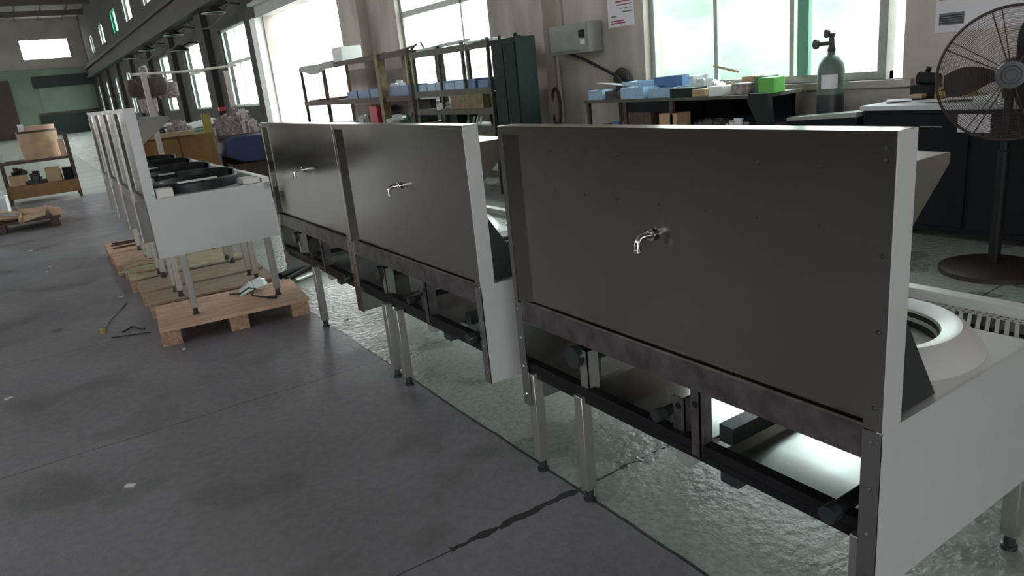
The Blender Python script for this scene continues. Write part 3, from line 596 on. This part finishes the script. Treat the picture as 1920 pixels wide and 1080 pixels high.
# wall fans / lamps in the clutter under the crane girder
for i, (y, z) in enumerate(((24.0, 4.2), (31.0, 4.2), (38.2, 4.2), (30.4, 3.6), (44.6, 4.25))):
    S = thing('wall_lamp', ('dark wall lamp with a bright rim above the window nearest the doorway', 'bracket lamp above the second dark window past the doorway', 'small bracket lamp above the third dark window past the doorway', 'dark fan-like lamp hanging lower beside the second window past the doorway', 'farthest bracket lamp below the crane girder')[i], 'lamp', (WX-0.02, y, z), 0, 'bracket lamps along the long wall')
    MB().tube([(0, 0, 0.1), (-0.4, 0, 0.15), (-0.75, 0, 0.0)], 0.03, 8).build('arm', M['crane'], S)
    MB().lathe([(0.05, 0.08), (0.25, -0.05), (0.34, -0.12), (0.32, -0.13), (0.05, 0.05)], 20, (-0.8, 0, 0)).build('lamp_shade', M['crane'], S)
    MB().lathe([(0.34, -0.125), (0.36, -0.13), (0.34, -0.14)], 20, (-0.8, 0, 0)).build('rim', M['white'], S)
for i, (y, z, dy) in enumerate(((23, 4.4, 7), (30.5, 4.3, 7), (37.5, 4.3, 7))):
    pts = [(WX-0.45, y + dy*t/8, z - 0.5*math.sin(PI*t/8)) for t in range(9)]
    stick(pts, 0.03, M['crane'], 'hanging_cable', ('sagging cable above the window nearest the doorway', 'sagging cable above the second window past the doorway', 'sagging cable above the third window past the doorway')[i], 'cable', 'cables slung under the crane girder')

# ------------------------------------------------------------------ racks by the wall
def rack(name, label, cat, loc, L, D, H, zs, posts, m, post_m, thick=0.05):
    S = thing(name, label, cat, loc)
    for i, y in enumerate(posts):
        for x in (0, D):
            t = thick if not (isinstance(y, tuple)) else y[1]; yy = y[0] if isinstance(y, tuple) else y
            hh = H if not (isinstance(y, tuple) and len(y) > 2) else y[2]
            MB().box(x-t/2, x+t/2, yy-t/2, yy+t/2, 0, hh).build('post', post_m if t > 0.08 else m, S, smooth=False)
    for z in zs: MB().box(-0.02, D+0.02, posts[0] if not isinstance(posts[0], tuple) else 0, L, z-0.04, z).box(-0.03, -0.02, 0, L, z-0.075, z+0.015).build('shelf_board', m, S, smooth=False)
    return S
R1 = rack('storage_rack', 'long brown storage rack with a thick yellow post, in front of the doorway', 'rack', (5.2, 10.75, 0), 5.3, 0.5, 2.08, [2.05, 1.36, 0.92, 0.3], [0.0, (1.1, 0.13), 3.9, 5.25], M['brown'], M['rackyel'])
R2 = rack('storage_rack', 'taller green-brown storage rack with blue bins, in front of the second window', 'rack', (5.2, 8.35, 0), 2.25, 0.5, 2.03, [1.98, 1.40, 1.14, 0.9, 0.3], [0.03, 0.7, 1.4, 2.22], M['rack'], M['rack'], 0.04)
S = thing('green_locker', 'tall dark green steel locker at the right end of the racks', 'locker', (5.2, 7.74, 0))
MB().box(0, 0.30, 0, 0.56, 0.0, 1.98).build('locker_body', M['green_dark'], S, bevel=0.008)
for a in (0.02, 0.29): MB().box(-0.012, 0.0, a, a+0.25, 0.1, 1.93).build('door', M['green_dark'], S, bevel=0.003)
for x, y in ((0.05, 0.05), (0.2, 0.3), (0.1, 0.5)): MB().tube([(x, y, 1.98), (x, y, 2.03)], 0.02, 8).build('top_bolt', M['green_dark'], S)
simple_box('white_case', M['white'], (5.4, 13.75, 2.05), (0.40, 0.5, 0.27), 'white rectangular box on top of the long brown rack', 'box')
for i, (y, sy_, h, z, m_) in enumerate(((12.2, 0.9, 0.34, 0.92, 'scrapdark'), (13.0, 0.6, 0.3, 0.92, 'brown'), (11.2, 0.7, 0.36, 0.92, 'black'))):
    simple_box('dark_carton', M[m_], (5.6, y, z), (0.1, sy_, h), ('dark flat carton behind the dull red can on the long rack', 'dark flat carton left of the dull red can on the long rack', 'black flat carton at the right end of the long rack lower shelf')[i], 'box')
for i, (y, sy_, h, z, m_) in enumerate(((8.75, 0.6, 0.2, 0.90, 'black'), (10.2, 0.5, 0.2, 0.90, 'green_dark'))):
    simple_box('dark_carton', M[m_], (5.6, y, z), (0.12, sy_, h), ('black box behind the white tubes on the window rack', 'dark green box at the left end of the window rack low shelf')[i], 'box')
S = lump('bolts_heap', M['scrapdark'], (5.45, 14.9, 2.05), (0.4, 1.4, 0.08), 'flat dark stuff under a cloth at the left end of the top shelf', 'clutter', 21, n=12)
tag(MB().prism([(13.95, 2.08), (15.9, 2.10), (16.0, 2.02), (15.3, 1.90), (14.9, 1.90), (14.3, 1.98), (13.9, 2.0)], 5.165, 5.178, axis='x').build('grey_cloth', M['grey'], smooth=False), 'dark grey cloth hanging over the front of the long rack top shelf', 'cloth')
for i, (y, L_, z) in enumerate(((12.4, 0.5, 2.05), (11.6, 0.8, 2.05), (11.2, 0.5, 2.05), (10.95, 0.4, 2.05))):
    stick([(5.3 + 0.1*i, y, z+0.02), (5.35, y-L_, z+0.03+0.02*i)], 0.018, M['scrap' if i % 2 else 'brown'], 'metal_offcut', ('dark offcut beside the white box on the rack', 'pale offcut across the thick yellow post top', 'brown offcut right of the yellow post top', 'short pale offcut at the right end of the long rack top')[i], 'offcut', 'offcuts on the long rack top shelf')
for i, y in enumerate((15.4, 14.8, 14.2, 13.6)):
    stick([(5.25, y+0.5, 1.375+0.01*i), (5.35, y-0.5, 1.385+0.01*i)], 0.025, M['brown' if i % 2 else 'scrap'], 'steel_bar', ('leftmost steel bar', 'second steel bar from the left', 'third steel bar from the left', 'rightmost steel bar')[i] + ' on the middle shelf of the long rack', 'bar', 'steel bars on the long rack middle shelf')
for i, (y, sy_, m_, h) in enumerate(((13.35, 0.5, 'blue_mid', 0.14), (12.8, 0.5, 'blue_mid', 0.15), (12.3, 0.35, 'blue_mid', 0.14), (11.3, 0.75, 'blue_mid', 0.17))):
    simple_box('blue_crate', M[m_], (5.4, y, 1.36), (0.36, sy_, h), ('dark blue bin left end of the bins on the long rack', 'second dark blue bin on the long rack', 'small dark blue bin left of the thick yellow post', 'wide blue bin right of the thick yellow post')[i], 'bin', 0, 'blue bins on the long rack', z_tray=True)
simple_box('red_can', M['red'], (5.35, 12.55, 0.92), (0.2, 0.35, 0.3), 'dull red can on the lower shelf of the long rack', 'can')
for i, (y, m_) in enumerate(((11.8, 'white'), (11.2, 'green_soft'), (12.1, 'plast_white'))):
    lump('small_parts', M[m_], (5.4, y if y != 12.1 else 13.2, 0.92), (0.4, 0.45, 0.2), ('whitish small parts heaped right of the red can', 'dull green parts below the wide blue bin', 'pale crumpled wrap left of the red can')[i], 'parts', 31+i, n=10)
lump('small_parts', M['white'], (5.4, 11.6, 1.53), (0.25, 0.4, 0.1), 'papers and pale parts sticking out of the wide blue bin', 'parts', 35, n=8)
for i, y in enumerate((10.4, 10.11, 9.82, 9.53, 9.24, 8.95, 8.6)):
    simple_box('parts_bin', M['blue' if i < 5 else 'blue_mid'], (5.4, y, 1.40), (0.38, 0.27, 0.11 + 0.012*(i % 3)), ('leftmost light blue parts bin', 'second light blue parts bin from the left', 'third light blue parts bin from the left', 'fourth light blue parts bin from the left', 'fifth light blue parts bin from the left', 'darker blue parts bin right of the light blue ones', 'rightmost dark blue parts bin beside the green locker')[i] + ' on the window rack', 'bin', 0, 'parts bins on the window rack', z_tray=True)
simple_box('olive_box', M['rackyel'], (5.35, 9.0, 1.14), (0.4, 0.9, 0.2), 'large olive-yellow box on the window rack under the blue bins', 'box')
lump('small_parts', M['plast_white'], (5.35, 9.9, 1.14), (0.35, 0.4, 0.18), 'whitish green netted parts left of the olive box', 'parts', 41, n=10)
for i, y in enumerate((8.85, 8.95, 9.05, 9.2)):
    stick([(5.25, y, 0.93), (5.25, y-0.05, 1.03)], 0.015, M['white'], 'white_tube', ('first', 'second', 'third', 'fourth')[i] + ' small white tube standing from the right on the low shelf of the window rack', 'tube', 'white tubes on the window rack')
simple_box('green_drum', M['green_dark'], (5.4, 9.7, 0.9), (0.35, 0.5, 0.2), 'dark green box on the low shelf of the window rack', 'box')
lump('rack_scrap', M['plast_white'], (5.35, 8.6, 1.98), (0.35, 0.6, 0.06), 'pale wrapped piece on the right of the window rack top shelf', 'wrap', 51, n=8)
o = stick([(5.25, 10.5, 2.0), (5.25, 9.6, 2.03), (5.3, 9.0, 2.04)], 0.025, M['plast_white'], 'wrapped_bar', 'pale wrapped bar lying along the window rack top shelf', 'bar')

# ------------------------------------------------------------------ wall fittings
S = thing('electrical_box', 'grey electrical box on the wall pier left of the large window', 'box', (WX-0.02, 7.42, 1.72))
MB().box(-0.22, 0, -0.03, 0.78, 0.0, 0.36).build('casing', M['grey'], S, bevel=0.006)
MB().box(-0.232, -0.22, 0.0, 0.75, 0.03, 0.34).build('door', M['grey'], S, bevel=0.003)
MB().box(-0.236, -0.232, 0.03, 0.12, 0.1, 0.16).build('label_plate', M['paper'], S, smooth=False)
MB().box(-0.25, -0.232, 0.03, 0.13, 0.18, 0.27).build('switch_handle', M['black'], S, bevel=0.004)
stick([(WX-0.12, 8.05, 2.08), (WX-0.12, 8.05, 4.2)], 0.022, M['grey'], 'conduit', 'vertical conduit rising from the top of the electrical box', 'pipe')
stick([(WX-0.12, 8.22, 1.72), (WX-0.1, 8.22, 0.9), (WX-0.1, 8.22, 0.1)], 0.022, M['pinkpost'], 'conduit', 'vertical pale pipe below the electrical box', 'pipe')
stick([(WX-0.08, 9.25, 1.7), (WX-0.08, 9.25, 4.0)], 0.03, M['rail'], 'conduit', 'vertical pipe above the red air hose left of the pier', 'pipe')
stick([(WX-0.18, 7.85, 1.72), (WX-0.12, 7.6, 1.62), (WX-0.12, 7.3, 1.5), (WX-0.15, 7.0, 1.40), (WX-0.2, 6.8, 1.25)], 0.02, M['rubber'], 'power_cable', 'thick black cable sagging from the electrical box down to the bin table', 'cable')
stick([(WX-0.15, 8.28+0.10*math.cos(a), 1.05+0.25*math.sin(a)) for a in [2*PI*i/20*1.95 for i in range(21)]], 0.022, M['pipe_brown'], 'coiled_hose', 'dark brown hose coiled on the wall below the electrical box', 'hose')
stick([(WX-0.1, 8.85, 1.30), (WX-0.12, 8.7, 1.2), (WX-0.1, 8.5, 1.15)], 0.015, M['rubber'], 'wall_cable', 'short black cable left of the coiled hose', 'cable')
pts = [(WX-0.26 - 0.03*random.random(), 8.98 + 0.14*(random.random()-0.5), 1.78 - 0.010*i + 0.06*(random.random()-0.5)) for i in range(22)] + [(WX-0.26, 8.9, 1.5), (WX-0.25, 8.8, 1.42), (WX-0.25, 8.7, 1.36)]
S = thing('red_air_hose', 'tangled red hose hanging from a small valve on the wall pier', 'hose', (0, 0, 0))
MB().tube(pts, 0.012, 6).build('hose_coil', M['red'], S)
MB().box(WX-0.27, WX-0.22, 8.95, 9.02, 1.66, 1.74).build('valve', M['white'], S, bevel=0.005)
S = thing('grinding_disc', 'dark round disc leaning on the wall behind the bin table', 'disc', (WX-0.06, 7.02, 1.36))
MB().lathe([(0, 0.02), (0.13, 0.02), (0.135, 0.0), (0, 0.0)], 32).build('plate', M['scrapdark'], S).rotation_euler = (0, -PI/2, 0)
def poster(name, label, y0, y1, z0, z1, bars):
    S = thing(name, label, 'poster', (WX-0.004, 0, 0))
    MB().box(-0.004, 0, y0, y1, z0, z1).build('sheet', M['paper'], S, smooth=False)
    for (a, b2, c, d, m_) in bars: MB().box(-0.006, -0.004, a, b2, c, d).build('print_block', M[m_], S, smooth=False)
    return S
poster('wall_notice', 'white notice with red and grey lines of print left of the large window', 6.80, 7.27, 1.97, 2.62,
       [(6.84, 7.12, 2.245, 2.262, 'redtext'), (6.84, 7.10, 2.21, 2.222, 'redtext'), (6.83, 7.0, 2.125, 2.14, 'ink'), (6.96, 7.22, 2.005, 2.02, 'redtext'), (6.98, 7.22, 2.03, 2.045, 'redtext'), (7.12, 7.22, 2.08, 2.10, 'green_soft'), (6.84, 7.1, 2.29, 2.30, 'ink'), (6.85, 7.05, 2.17, 2.178, 'ink')])
poster('wall_notice', 'large pale sheet with a dark grid of print on the wall behind the fan', 2.6, 3.30, 1.545, 2.25,
       [(3.08, 3.27, 1.60, 1.69, 'ink'), (2.65, 3.28, 1.79, 1.795, 'redtext')] + [(3.085, 3.265, 1.612+0.018*i, 1.617+0.018*i, 'grey_light') for i in range(4)])

# ------------------------------------------------------------------ bin table below the large window
S = thing('bin_table', 'long dark steel shelf table heaped with bins below the large window', 'table', (5.6, 4.25, 0))
MB().box(-0.03, 0.55, 0.17, 2.7, 1.135, 1.165).build('table_top', M['rack'], S, smooth=False)
for y in (0.2, 1.3, 2.0, 2.65):
    for x in (0.0, 0.5): MB().box(x-0.02, x+0.02, y-0.02, y+0.02, 0, 1.135).build('leg', M['brown'], S, smooth=False)
MB().box(0, 0.5, 0.19, 2.66, 0.84, 0.87).build('shelf_board', M['brown'], S, smooth=False)
MB().box(0, 0.5, 0.19, 2.66, 0.3, 0.33).build('shelf_board', M['brown'], S, smooth=False)
MB().box(0.48, 0.5, 0.19, 2.2, 0.33, 1.13).build('back_sheet', M['navy'], S, smooth=False)
MB().box(0.0, 0.02, 1.32, 2.0, 1.02, 1.13).build('front_sheet', M['navy'], S, smooth=False)
tag(MB().prism([(4.30, 1.18), (4.50, 1.185), (4.52, 1.12), (4.40, 0.9), (4.36, 0.4), (4.20, 0.4)], 5.5, 5.56, axis='x').build('dark_tarp', M['green_dark'], smooth=False), 'dark green tarp hanging over the right end of the bin table', 'tarp')
T = 1.165
tb = [('blue_tub', 'blue', 5.75, 6.80, 0.26, 0.24, 0.11, 'light blue tub at the left end of the bin table', True),
      ('grey_tub', 'scrapdark', 5.75, 6.53, 0.24, 0.2, 0.09, 'dark tub next to the leftmost blue tub', True),
      ('blue_tub', 'blue', 5.72, 6.15, 0.26, 0.34, 0.12, 'darker-bottomed blue tub in the middle of the table front row', True),
      ('blue_tub', 'blue', 5.78, 5.76, 0.28, 0.34, 0.10, 'pale blue tub left of the black case on the table', True),
      ('blue_tub', 'blue', 6.0, 6.35, 0.26, 0.5, 0.17, 'long blue tub in the back row left of the white sheet', True),
      ('blue_tub', 'blue_mid', 6.0, 5.88, 0.26, 0.4, 0.2, 'greyish blue tub at the back beside the crumpled white bag', True),
      ('black_case', 'green_dark', 5.70, 5.42, 0.22, 0.30, 0.09, 'flat black case in the front row of the bin table', False),
      ('cream_carton', 'tan', 5.70, 5.20, 0.2, 0.16, 0.07, 'low pale carton right of the black case', False),
      ('cream_carton', 'white', 5.70, 4.98, 0.2, 0.17, 0.09, 'cream carton below the yellow bottle cap on the table', False),
      ('brown_carton', 'scrap', 5.80, 4.78, 0.2, 0.18, 0.10, 'brownish grey carton left of the green tins', False),
      ('green_tin', 'green_soft', 5.9, 4.62, 0.2, 0.13, 0.15, 'dull blue-green tin behind the bright green one', False),
      ('green_tin', 'green', 5.78, 4.47, 0.18, 0.16, 0.14, 'bright green tin at the right of the bin table', False),
      ('pale_carton', 'tan', 6.0, 4.85, 0.16, 0.16, 0.15, 'low green-topped carton behind the brownish carton', False)]
for (n_, m_, x, y, sx_, sy_, h, lab, tr) in tb:
    simple_box(n_, M[m_], (x, y, T), (sx_, sy_, h), lab, 'tub' if tr else 'box', 0.05, z_tray=tr, bevel=0.006)
    if tr: lump('loose_parts', M['plast_white' if m_ == 'blue' else 'scrapdark'], (x, y, T+0.005), (sx_*0.7, sy_*0.7, h*1.1), 'parts filling the ' + lab.split(' at ')[0].split(' in ')[0] if False else 'small parts inside the ' + lab, 'parts', int(y*10), n=7)
S = lump('white_bag', M['plast_white'], (5.95, 5.42, T), (0.3, 0.6, 0.27), 'crumpled bright white plastic bag standing before the window', 'bag', 77, n=18)
tag(MB().lathe([(0, 0), (0.05, 0), (0.05, 0.06), (0.03, 0.11), (0, 0.12)], 16).build('yellow_bottle', M['yellow'], loc=(5.85, 5.02, T)), 'yellow rounded bottle cap behind the cream carton', 'bottle')
stick([(5.95, 5.3, T+0.27), (5.9, 4.95, T+0.2)], 0.012, M['tan'], 'brush_handle', 'thin tan stick poking out right of the white bag', 'stick')
o = tag(MB().box(-0.14, 0.14, -0.35, 0.35, 0, 0.008).build('white_sheet', M['paper'], loc=(5.95, 6.65, T+0.13)), 'white sheet lying slanted over the tubs at the left of the table', 'sheet'); o.rotation_euler = (0.1, 0.1, 0)
Z8 = 0.87
simple_box('carton', M['carton'], (5.68, 5.6, Z8), (0.2, 0.26, 0.14), 'brown carton on the shelf under the bin table', 'box')
simple_box('red_crate', M['brown'], (5.75, 6.05, Z8), (0.3, 0.36, 0.16), 'dull maroon crate left of the brown carton under the table', 'crate')
lump('small_parts', M['scrapdark'], (5.75, 5.15, Z8), (0.3, 0.4, 0.14), 'glinting black parts under the table right of the carton', 'parts', 81)
lump('small_parts', M['plast_white'], (5.72, 4.82, Z8), (0.2, 0.2, 0.11), 'pale wrapped parts at the right of the shelf under the table', 'parts', 82, n=7)
lump('small_parts', M['blue_mid'], (5.72, 6.45, Z8), (0.2, 0.4, 0.06), 'flat blue parts at the left of the shelf under the table', 'parts', 83, n=7)

# ------------------------------------------------------------------ gas cylinder, dark cabinets
S = thing('gas_cylinder', 'tall dark gas cylinder with a regulator standing against the window sill', 'cylinder', (6.0, 4.02, 0))
MB().lathe([(0, 0), (0.105, 0), (0.112, 0.02), (0.112, 1.12)], 40).build('cylinder_body', M['cyl_dark'], S)
MB().lathe([(0.112, 1.12), (0.112, 1.32), (0.10, 1.38), (0.07, 1.43), (0.035, 1.45), (0.03, 1.47), (0, 1.47)], 40).build('shoulder', M['cyl_green'], S)
MB().lathe([(0.1135, 1.17), (0.1135, 1.29)], 16, (0, 0, 0), PI*0.95, PI*1.35).build('paper_label', M['paper'], S)
v = MB().lathe([(0.025, 1.46), (0.035, 1.49), (0.025, 1.53), (0.02, 1.60), (0.03, 1.61), (0.03, 1.63), (0, 1.63)], 16).tube([(0, 0, 1.55), (-0.03, 0.06, 1.55), (-0.06, 0.11, 1.55)], 0.018, 10)
v.build('valve', M['scrapdark'], S)
MB().lathe([(0, 0), (0.04, 0), (0.04, 0.025), (0, 0.025)], 20).build('gauge', M['scrapdark'], S, loc=(-0.045, 0.11, 1.55)).rotation_euler = (0, -PI/2, -0.4)
MB().lathe([(0, 0), (0.035, 0), (0.035, 0.022), (0, 0.022)], 20).build('gauge', M['scrapdark'], S, loc=(-0.01, 0.03, 1.63)).rotation_euler = (0, -PI/2, -0.4)
simple_box('tan_plank', M['yellow_wood'], (6.14, 4.17, 0), (0.04, 0.06, 1.28), 'yellow wooden strip standing behind the gas cylinder', 'plank')
S = thing('low_screen_cabinet', 'low black cabinet with a pale top edge between the bin table and the dark workbench', 'cabinet', (5.62, 3.52, 0))
MB().box(0, 0.2, 0, 0.66, 0, 0.96).build('cabinet_body', M['navy'], S, smooth=False)
MB().prism([(0, 0.96), (0.66, 0.93), (0.66, 0.955), (0, 1.0)], -0.01, 0.21, axis='x').build('top_edge', M['grey'], S, smooth=False)
S = thing('dark_workbench', 'large black cabinet workbench with a pale top board behind the fan', 'workbench', (5.64, 1.0, 0))
MB().box(0, 0.6, 0, 2.48, 0.1, 1.01).build('cabinet_body', M['navy'], S, bevel=0.005)
MB().box(-0.02, 0.64, -0.02, 2.5, 1.01, 1.045).build('top_board', M['grey_light'], S, smooth=False)
for y in (0.03, 0.85, 1.66): MB().box(-0.014, 0.0, y, y+0.78, 0.14, 0.98).build('door', M['navy'], S, bevel=0.003)
h_ = MB().tube([(-0.03, 1.84, 0.89), (-0.03, 2.0, 0.89)], 0.006, 8).build('handle', M['chrome'], S)
MB().tube([(-0.02, 2.1, 0.52), (-0.02, 2.2, 0.52)], 0.006, 8).build('handle', M['chrome'], S)
S2 = tag(MB().box(-0.003, 0.0, 0, 0.22, 0, 0.13).build('paper_notice', M['paper'], loc=(5.620, 2.52, 0.85)), 'pale paper sheet taped to the black workbench door behind the fan', 'paper')
for i, (y, a, s_) in enumerate(((3.2, 0.2, 0.2), (3.05, -0.3, 0.24), (3.35, 0.5, 0.14), (2.85, 0.1, 0.2))):
    simple_box('paper_sheet', M['paper'], (5.92, y, 1.045 + 0.006*i), (0.2, s_*1.3, 0.005), ('white sheet of paper under the others on the dark workbench', 'pinkish slanted sheet on top of the papers on the workbench', 'small sheet at the left edge of the workbench papers', 'sheet of paper beside the yellow box on the workbench')[i], 'paper', a, 'papers on the dark workbench', bevel=0)
simple_box('small_carton', M['tan'], (5.95, 3.22, 1.07), (0.08, 0.1, 0.03), 'tiny pale carton lying on the papers', 'box')
S = thing('bench_grinder', 'small black tool standing at the wall on the dark workbench', 'tool', (6.1, 3.24, 1.045))
MB().box(-0.06, 0.06, -0.1, 0.1, 0, 0.12).build('tool_base', M['black'], S, bevel=0.01); MB().tube([(0, -0.1, 0.15), (0, 0.06, 0.17)], 0.05, 14).build('motor', M['black'], S); MB().tube([(0, 0, 0.2), (0, -0.02, 0.25)], 0.02, 8).build('knob', M['black'], S)
S = simple_box('yellow_carton', M['yellow'], (6.05, 2.98, 1.045), (0.14, 0.26, 0.10), 'yellow and white carton right of the black tool', 'box')
lump('small_parts', M['plast_white'], (5.85, 2.4, 1.045), (0.35, 0.5, 0.10), 'glinting wire and white parts on the workbench seen through the fan', 'parts', 91, n=16)
lump('small_parts', M['scrapdark'], (5.9, 1.85, 1.045), (0.35, 0.5, 0.16), 'dark parts on the workbench right of the glinting wires', 'parts', 92, n=12)
tag(MB().lathe([(0, 0), (0.035, 0), (0.035, 0.12), (0.02, 0.15), (0.02, 0.17), (0, 0.17)], 16).build('red_spray_can', M['red'], loc=(6.0, 2.52, 1.045)), 'small can with a red band seen through the fan guard', 'can')

# ------------------------------------------------------------------ pedestal fan
FC = Vector((5.16, 2.22, 1.275)); FR = 0.40
S = thing('pedestal_fan', 'large dark industrial pedestal fan with a wire guard at the right edge', 'fan', (FC.x, FC.y, 0))
MB().lathe([(0, 0), (0.32, 0), (0.32, 0.03), (0.28, 0.045), (0.05, 0.06), (0, 0.06)], 48).build('base', M['fanbase'], S)
MB().tube([(0, 0, 0.05), (0, 0, 0.8)], 0.035, 16).tube([(0, 0, 0.78), (0, 0, 1.15)], 0.025, 14).build('pole', M['black'], S)
yaw = math.atan2(-FC.y, -FC.x)       # facing the aisle
F = Matrix.Rotation(yaw, 4, 'Z') @ Matrix.Rotation(PI/2, 4, 'Y')    # local z -> towards the aisle
def fan_part(name, mb, m):
    o = mb.build(name, m, S, loc=(0, 0, FC.z)); me = o.data; me.transform(F); return o
rim = MB().tube([(FR*math.cos(2*PI*i/64), FR*math.sin(2*PI*i/64), 0.06) for i in range(64)], 0.009, 8, closed=True)
fan_part('guard_rim', rim, M['fan'])
def dome(r): return 0.06 + 0.085*(1-(r/FR)**2.2)
g = MB(); nr = 36
for k_ in range(nr):
    r = 0.08 + (FR-0.08)*k_/nr
    g.tube([(r*math.cos(2*PI*i/56), r*math.sin(2*PI*i/56), dome(r)) for i in range(56)], 0.0014, 4, closed=True)
fan_part('front_guard', g, M['fan'])
g = MB()
for k_ in range(24):
    r = 0.08 + (FR-0.08)*k_/24
    g.tube([(r*math.cos(2*PI*i/48), r*math.sin(2*PI*i/48), -0.10 + 0.16*(r/FR)**3) for i in range(48)], 0.0014, 4, closed=True)
for k_ in range(8):
    a = 2*PI*k_/8+0.2; g.tube([(r*math.cos(a), r*math.sin(a), -0.10 + 0.16*(r/FR)**3) for r in (0.05, 0.15, 0.25, 0.33, FR)], 0.003, 6)
fan_part('rear_guard', g, M['fan'])
for k_ in range(8):
    a = 2*PI*k_/8+0.33; fan_part('guard_spoke', MB().tube([(r*math.cos(a), r*math.sin(a), dome(r)+0.003) for r in (0.08, 0.15, 0.22, 0.3, 0.36, FR)], 0.004, 6), M['fan'])
for k_ in range(3):
    b_ = MB(); vs = []
    a0 = 2*PI*k_/3 + 0.55
    for i in range(9):
        r = 0.05 + 0.31*i/8; wdt = 0.30 + 0.45*math.sin(PI*min(1, i/8*0.8+0.15))
        for j in range(5):
            t = j/4-0.5; a = a0 + t*wdt + 0.12*i/8; vs.append((r*math.cos(a), r*math.sin(a), 0.02 + 0.07*t))
    nn = len(vs); vs2 = [(x, y, z-0.003) for x, y, z in vs]
    fs = [(i*5+j, i*5+j+1, (i+1)*5+j+1, (i+1)*5+j) for i in range(8) for j in range(4)]
    fs2 = [tuple(q+nn for q in reversed(f)) for f in fs]
    bd = [j for j in range(5)] + [i*5+4 for i in range(1, 9)] + [40+j for j in (3, 2, 1, 0)] + [i*5 for i in range(7, 0, -1)]
    fs3 = [(bd[q], bd[(q+1) % len(bd)], bd[(q+1) % len(bd)]+nn, bd[q]+nn) for q in range(len(bd))]
    b_.add(vs+vs2, fs+fs2+fs3); fan_part('blade', b_, M['fanblade'])
fan_part('hub', MB().lathe([(0, 0.155), (0.03, 0.155), (0.032, 0.145), (0.05, 0.145), (0.055, 0.152), (0.08, 0.15), (0.085, 0.135), (0.08, 0.13), (0, 0.13)], 36), M['fanhub'])
fan_part('spinner', MB().lathe([(0, 0.12), (0.04, 0.11), (0.055, 0.06), (0.055, -0.02), (0, -0.02)], 28), M['fanblade'])
fan_part('motor', MB().lathe([(0, -0.06), (0.07, -0.07), (0.085, -0.10), (0.085, -0.25), (0.06, -0.28), (0, -0.28)], 28), M['black'])
MB().tube([(0, 0, 1.13), (0, 0, 1.20)], 0.04, 14).build('swivel', M['black'], S)
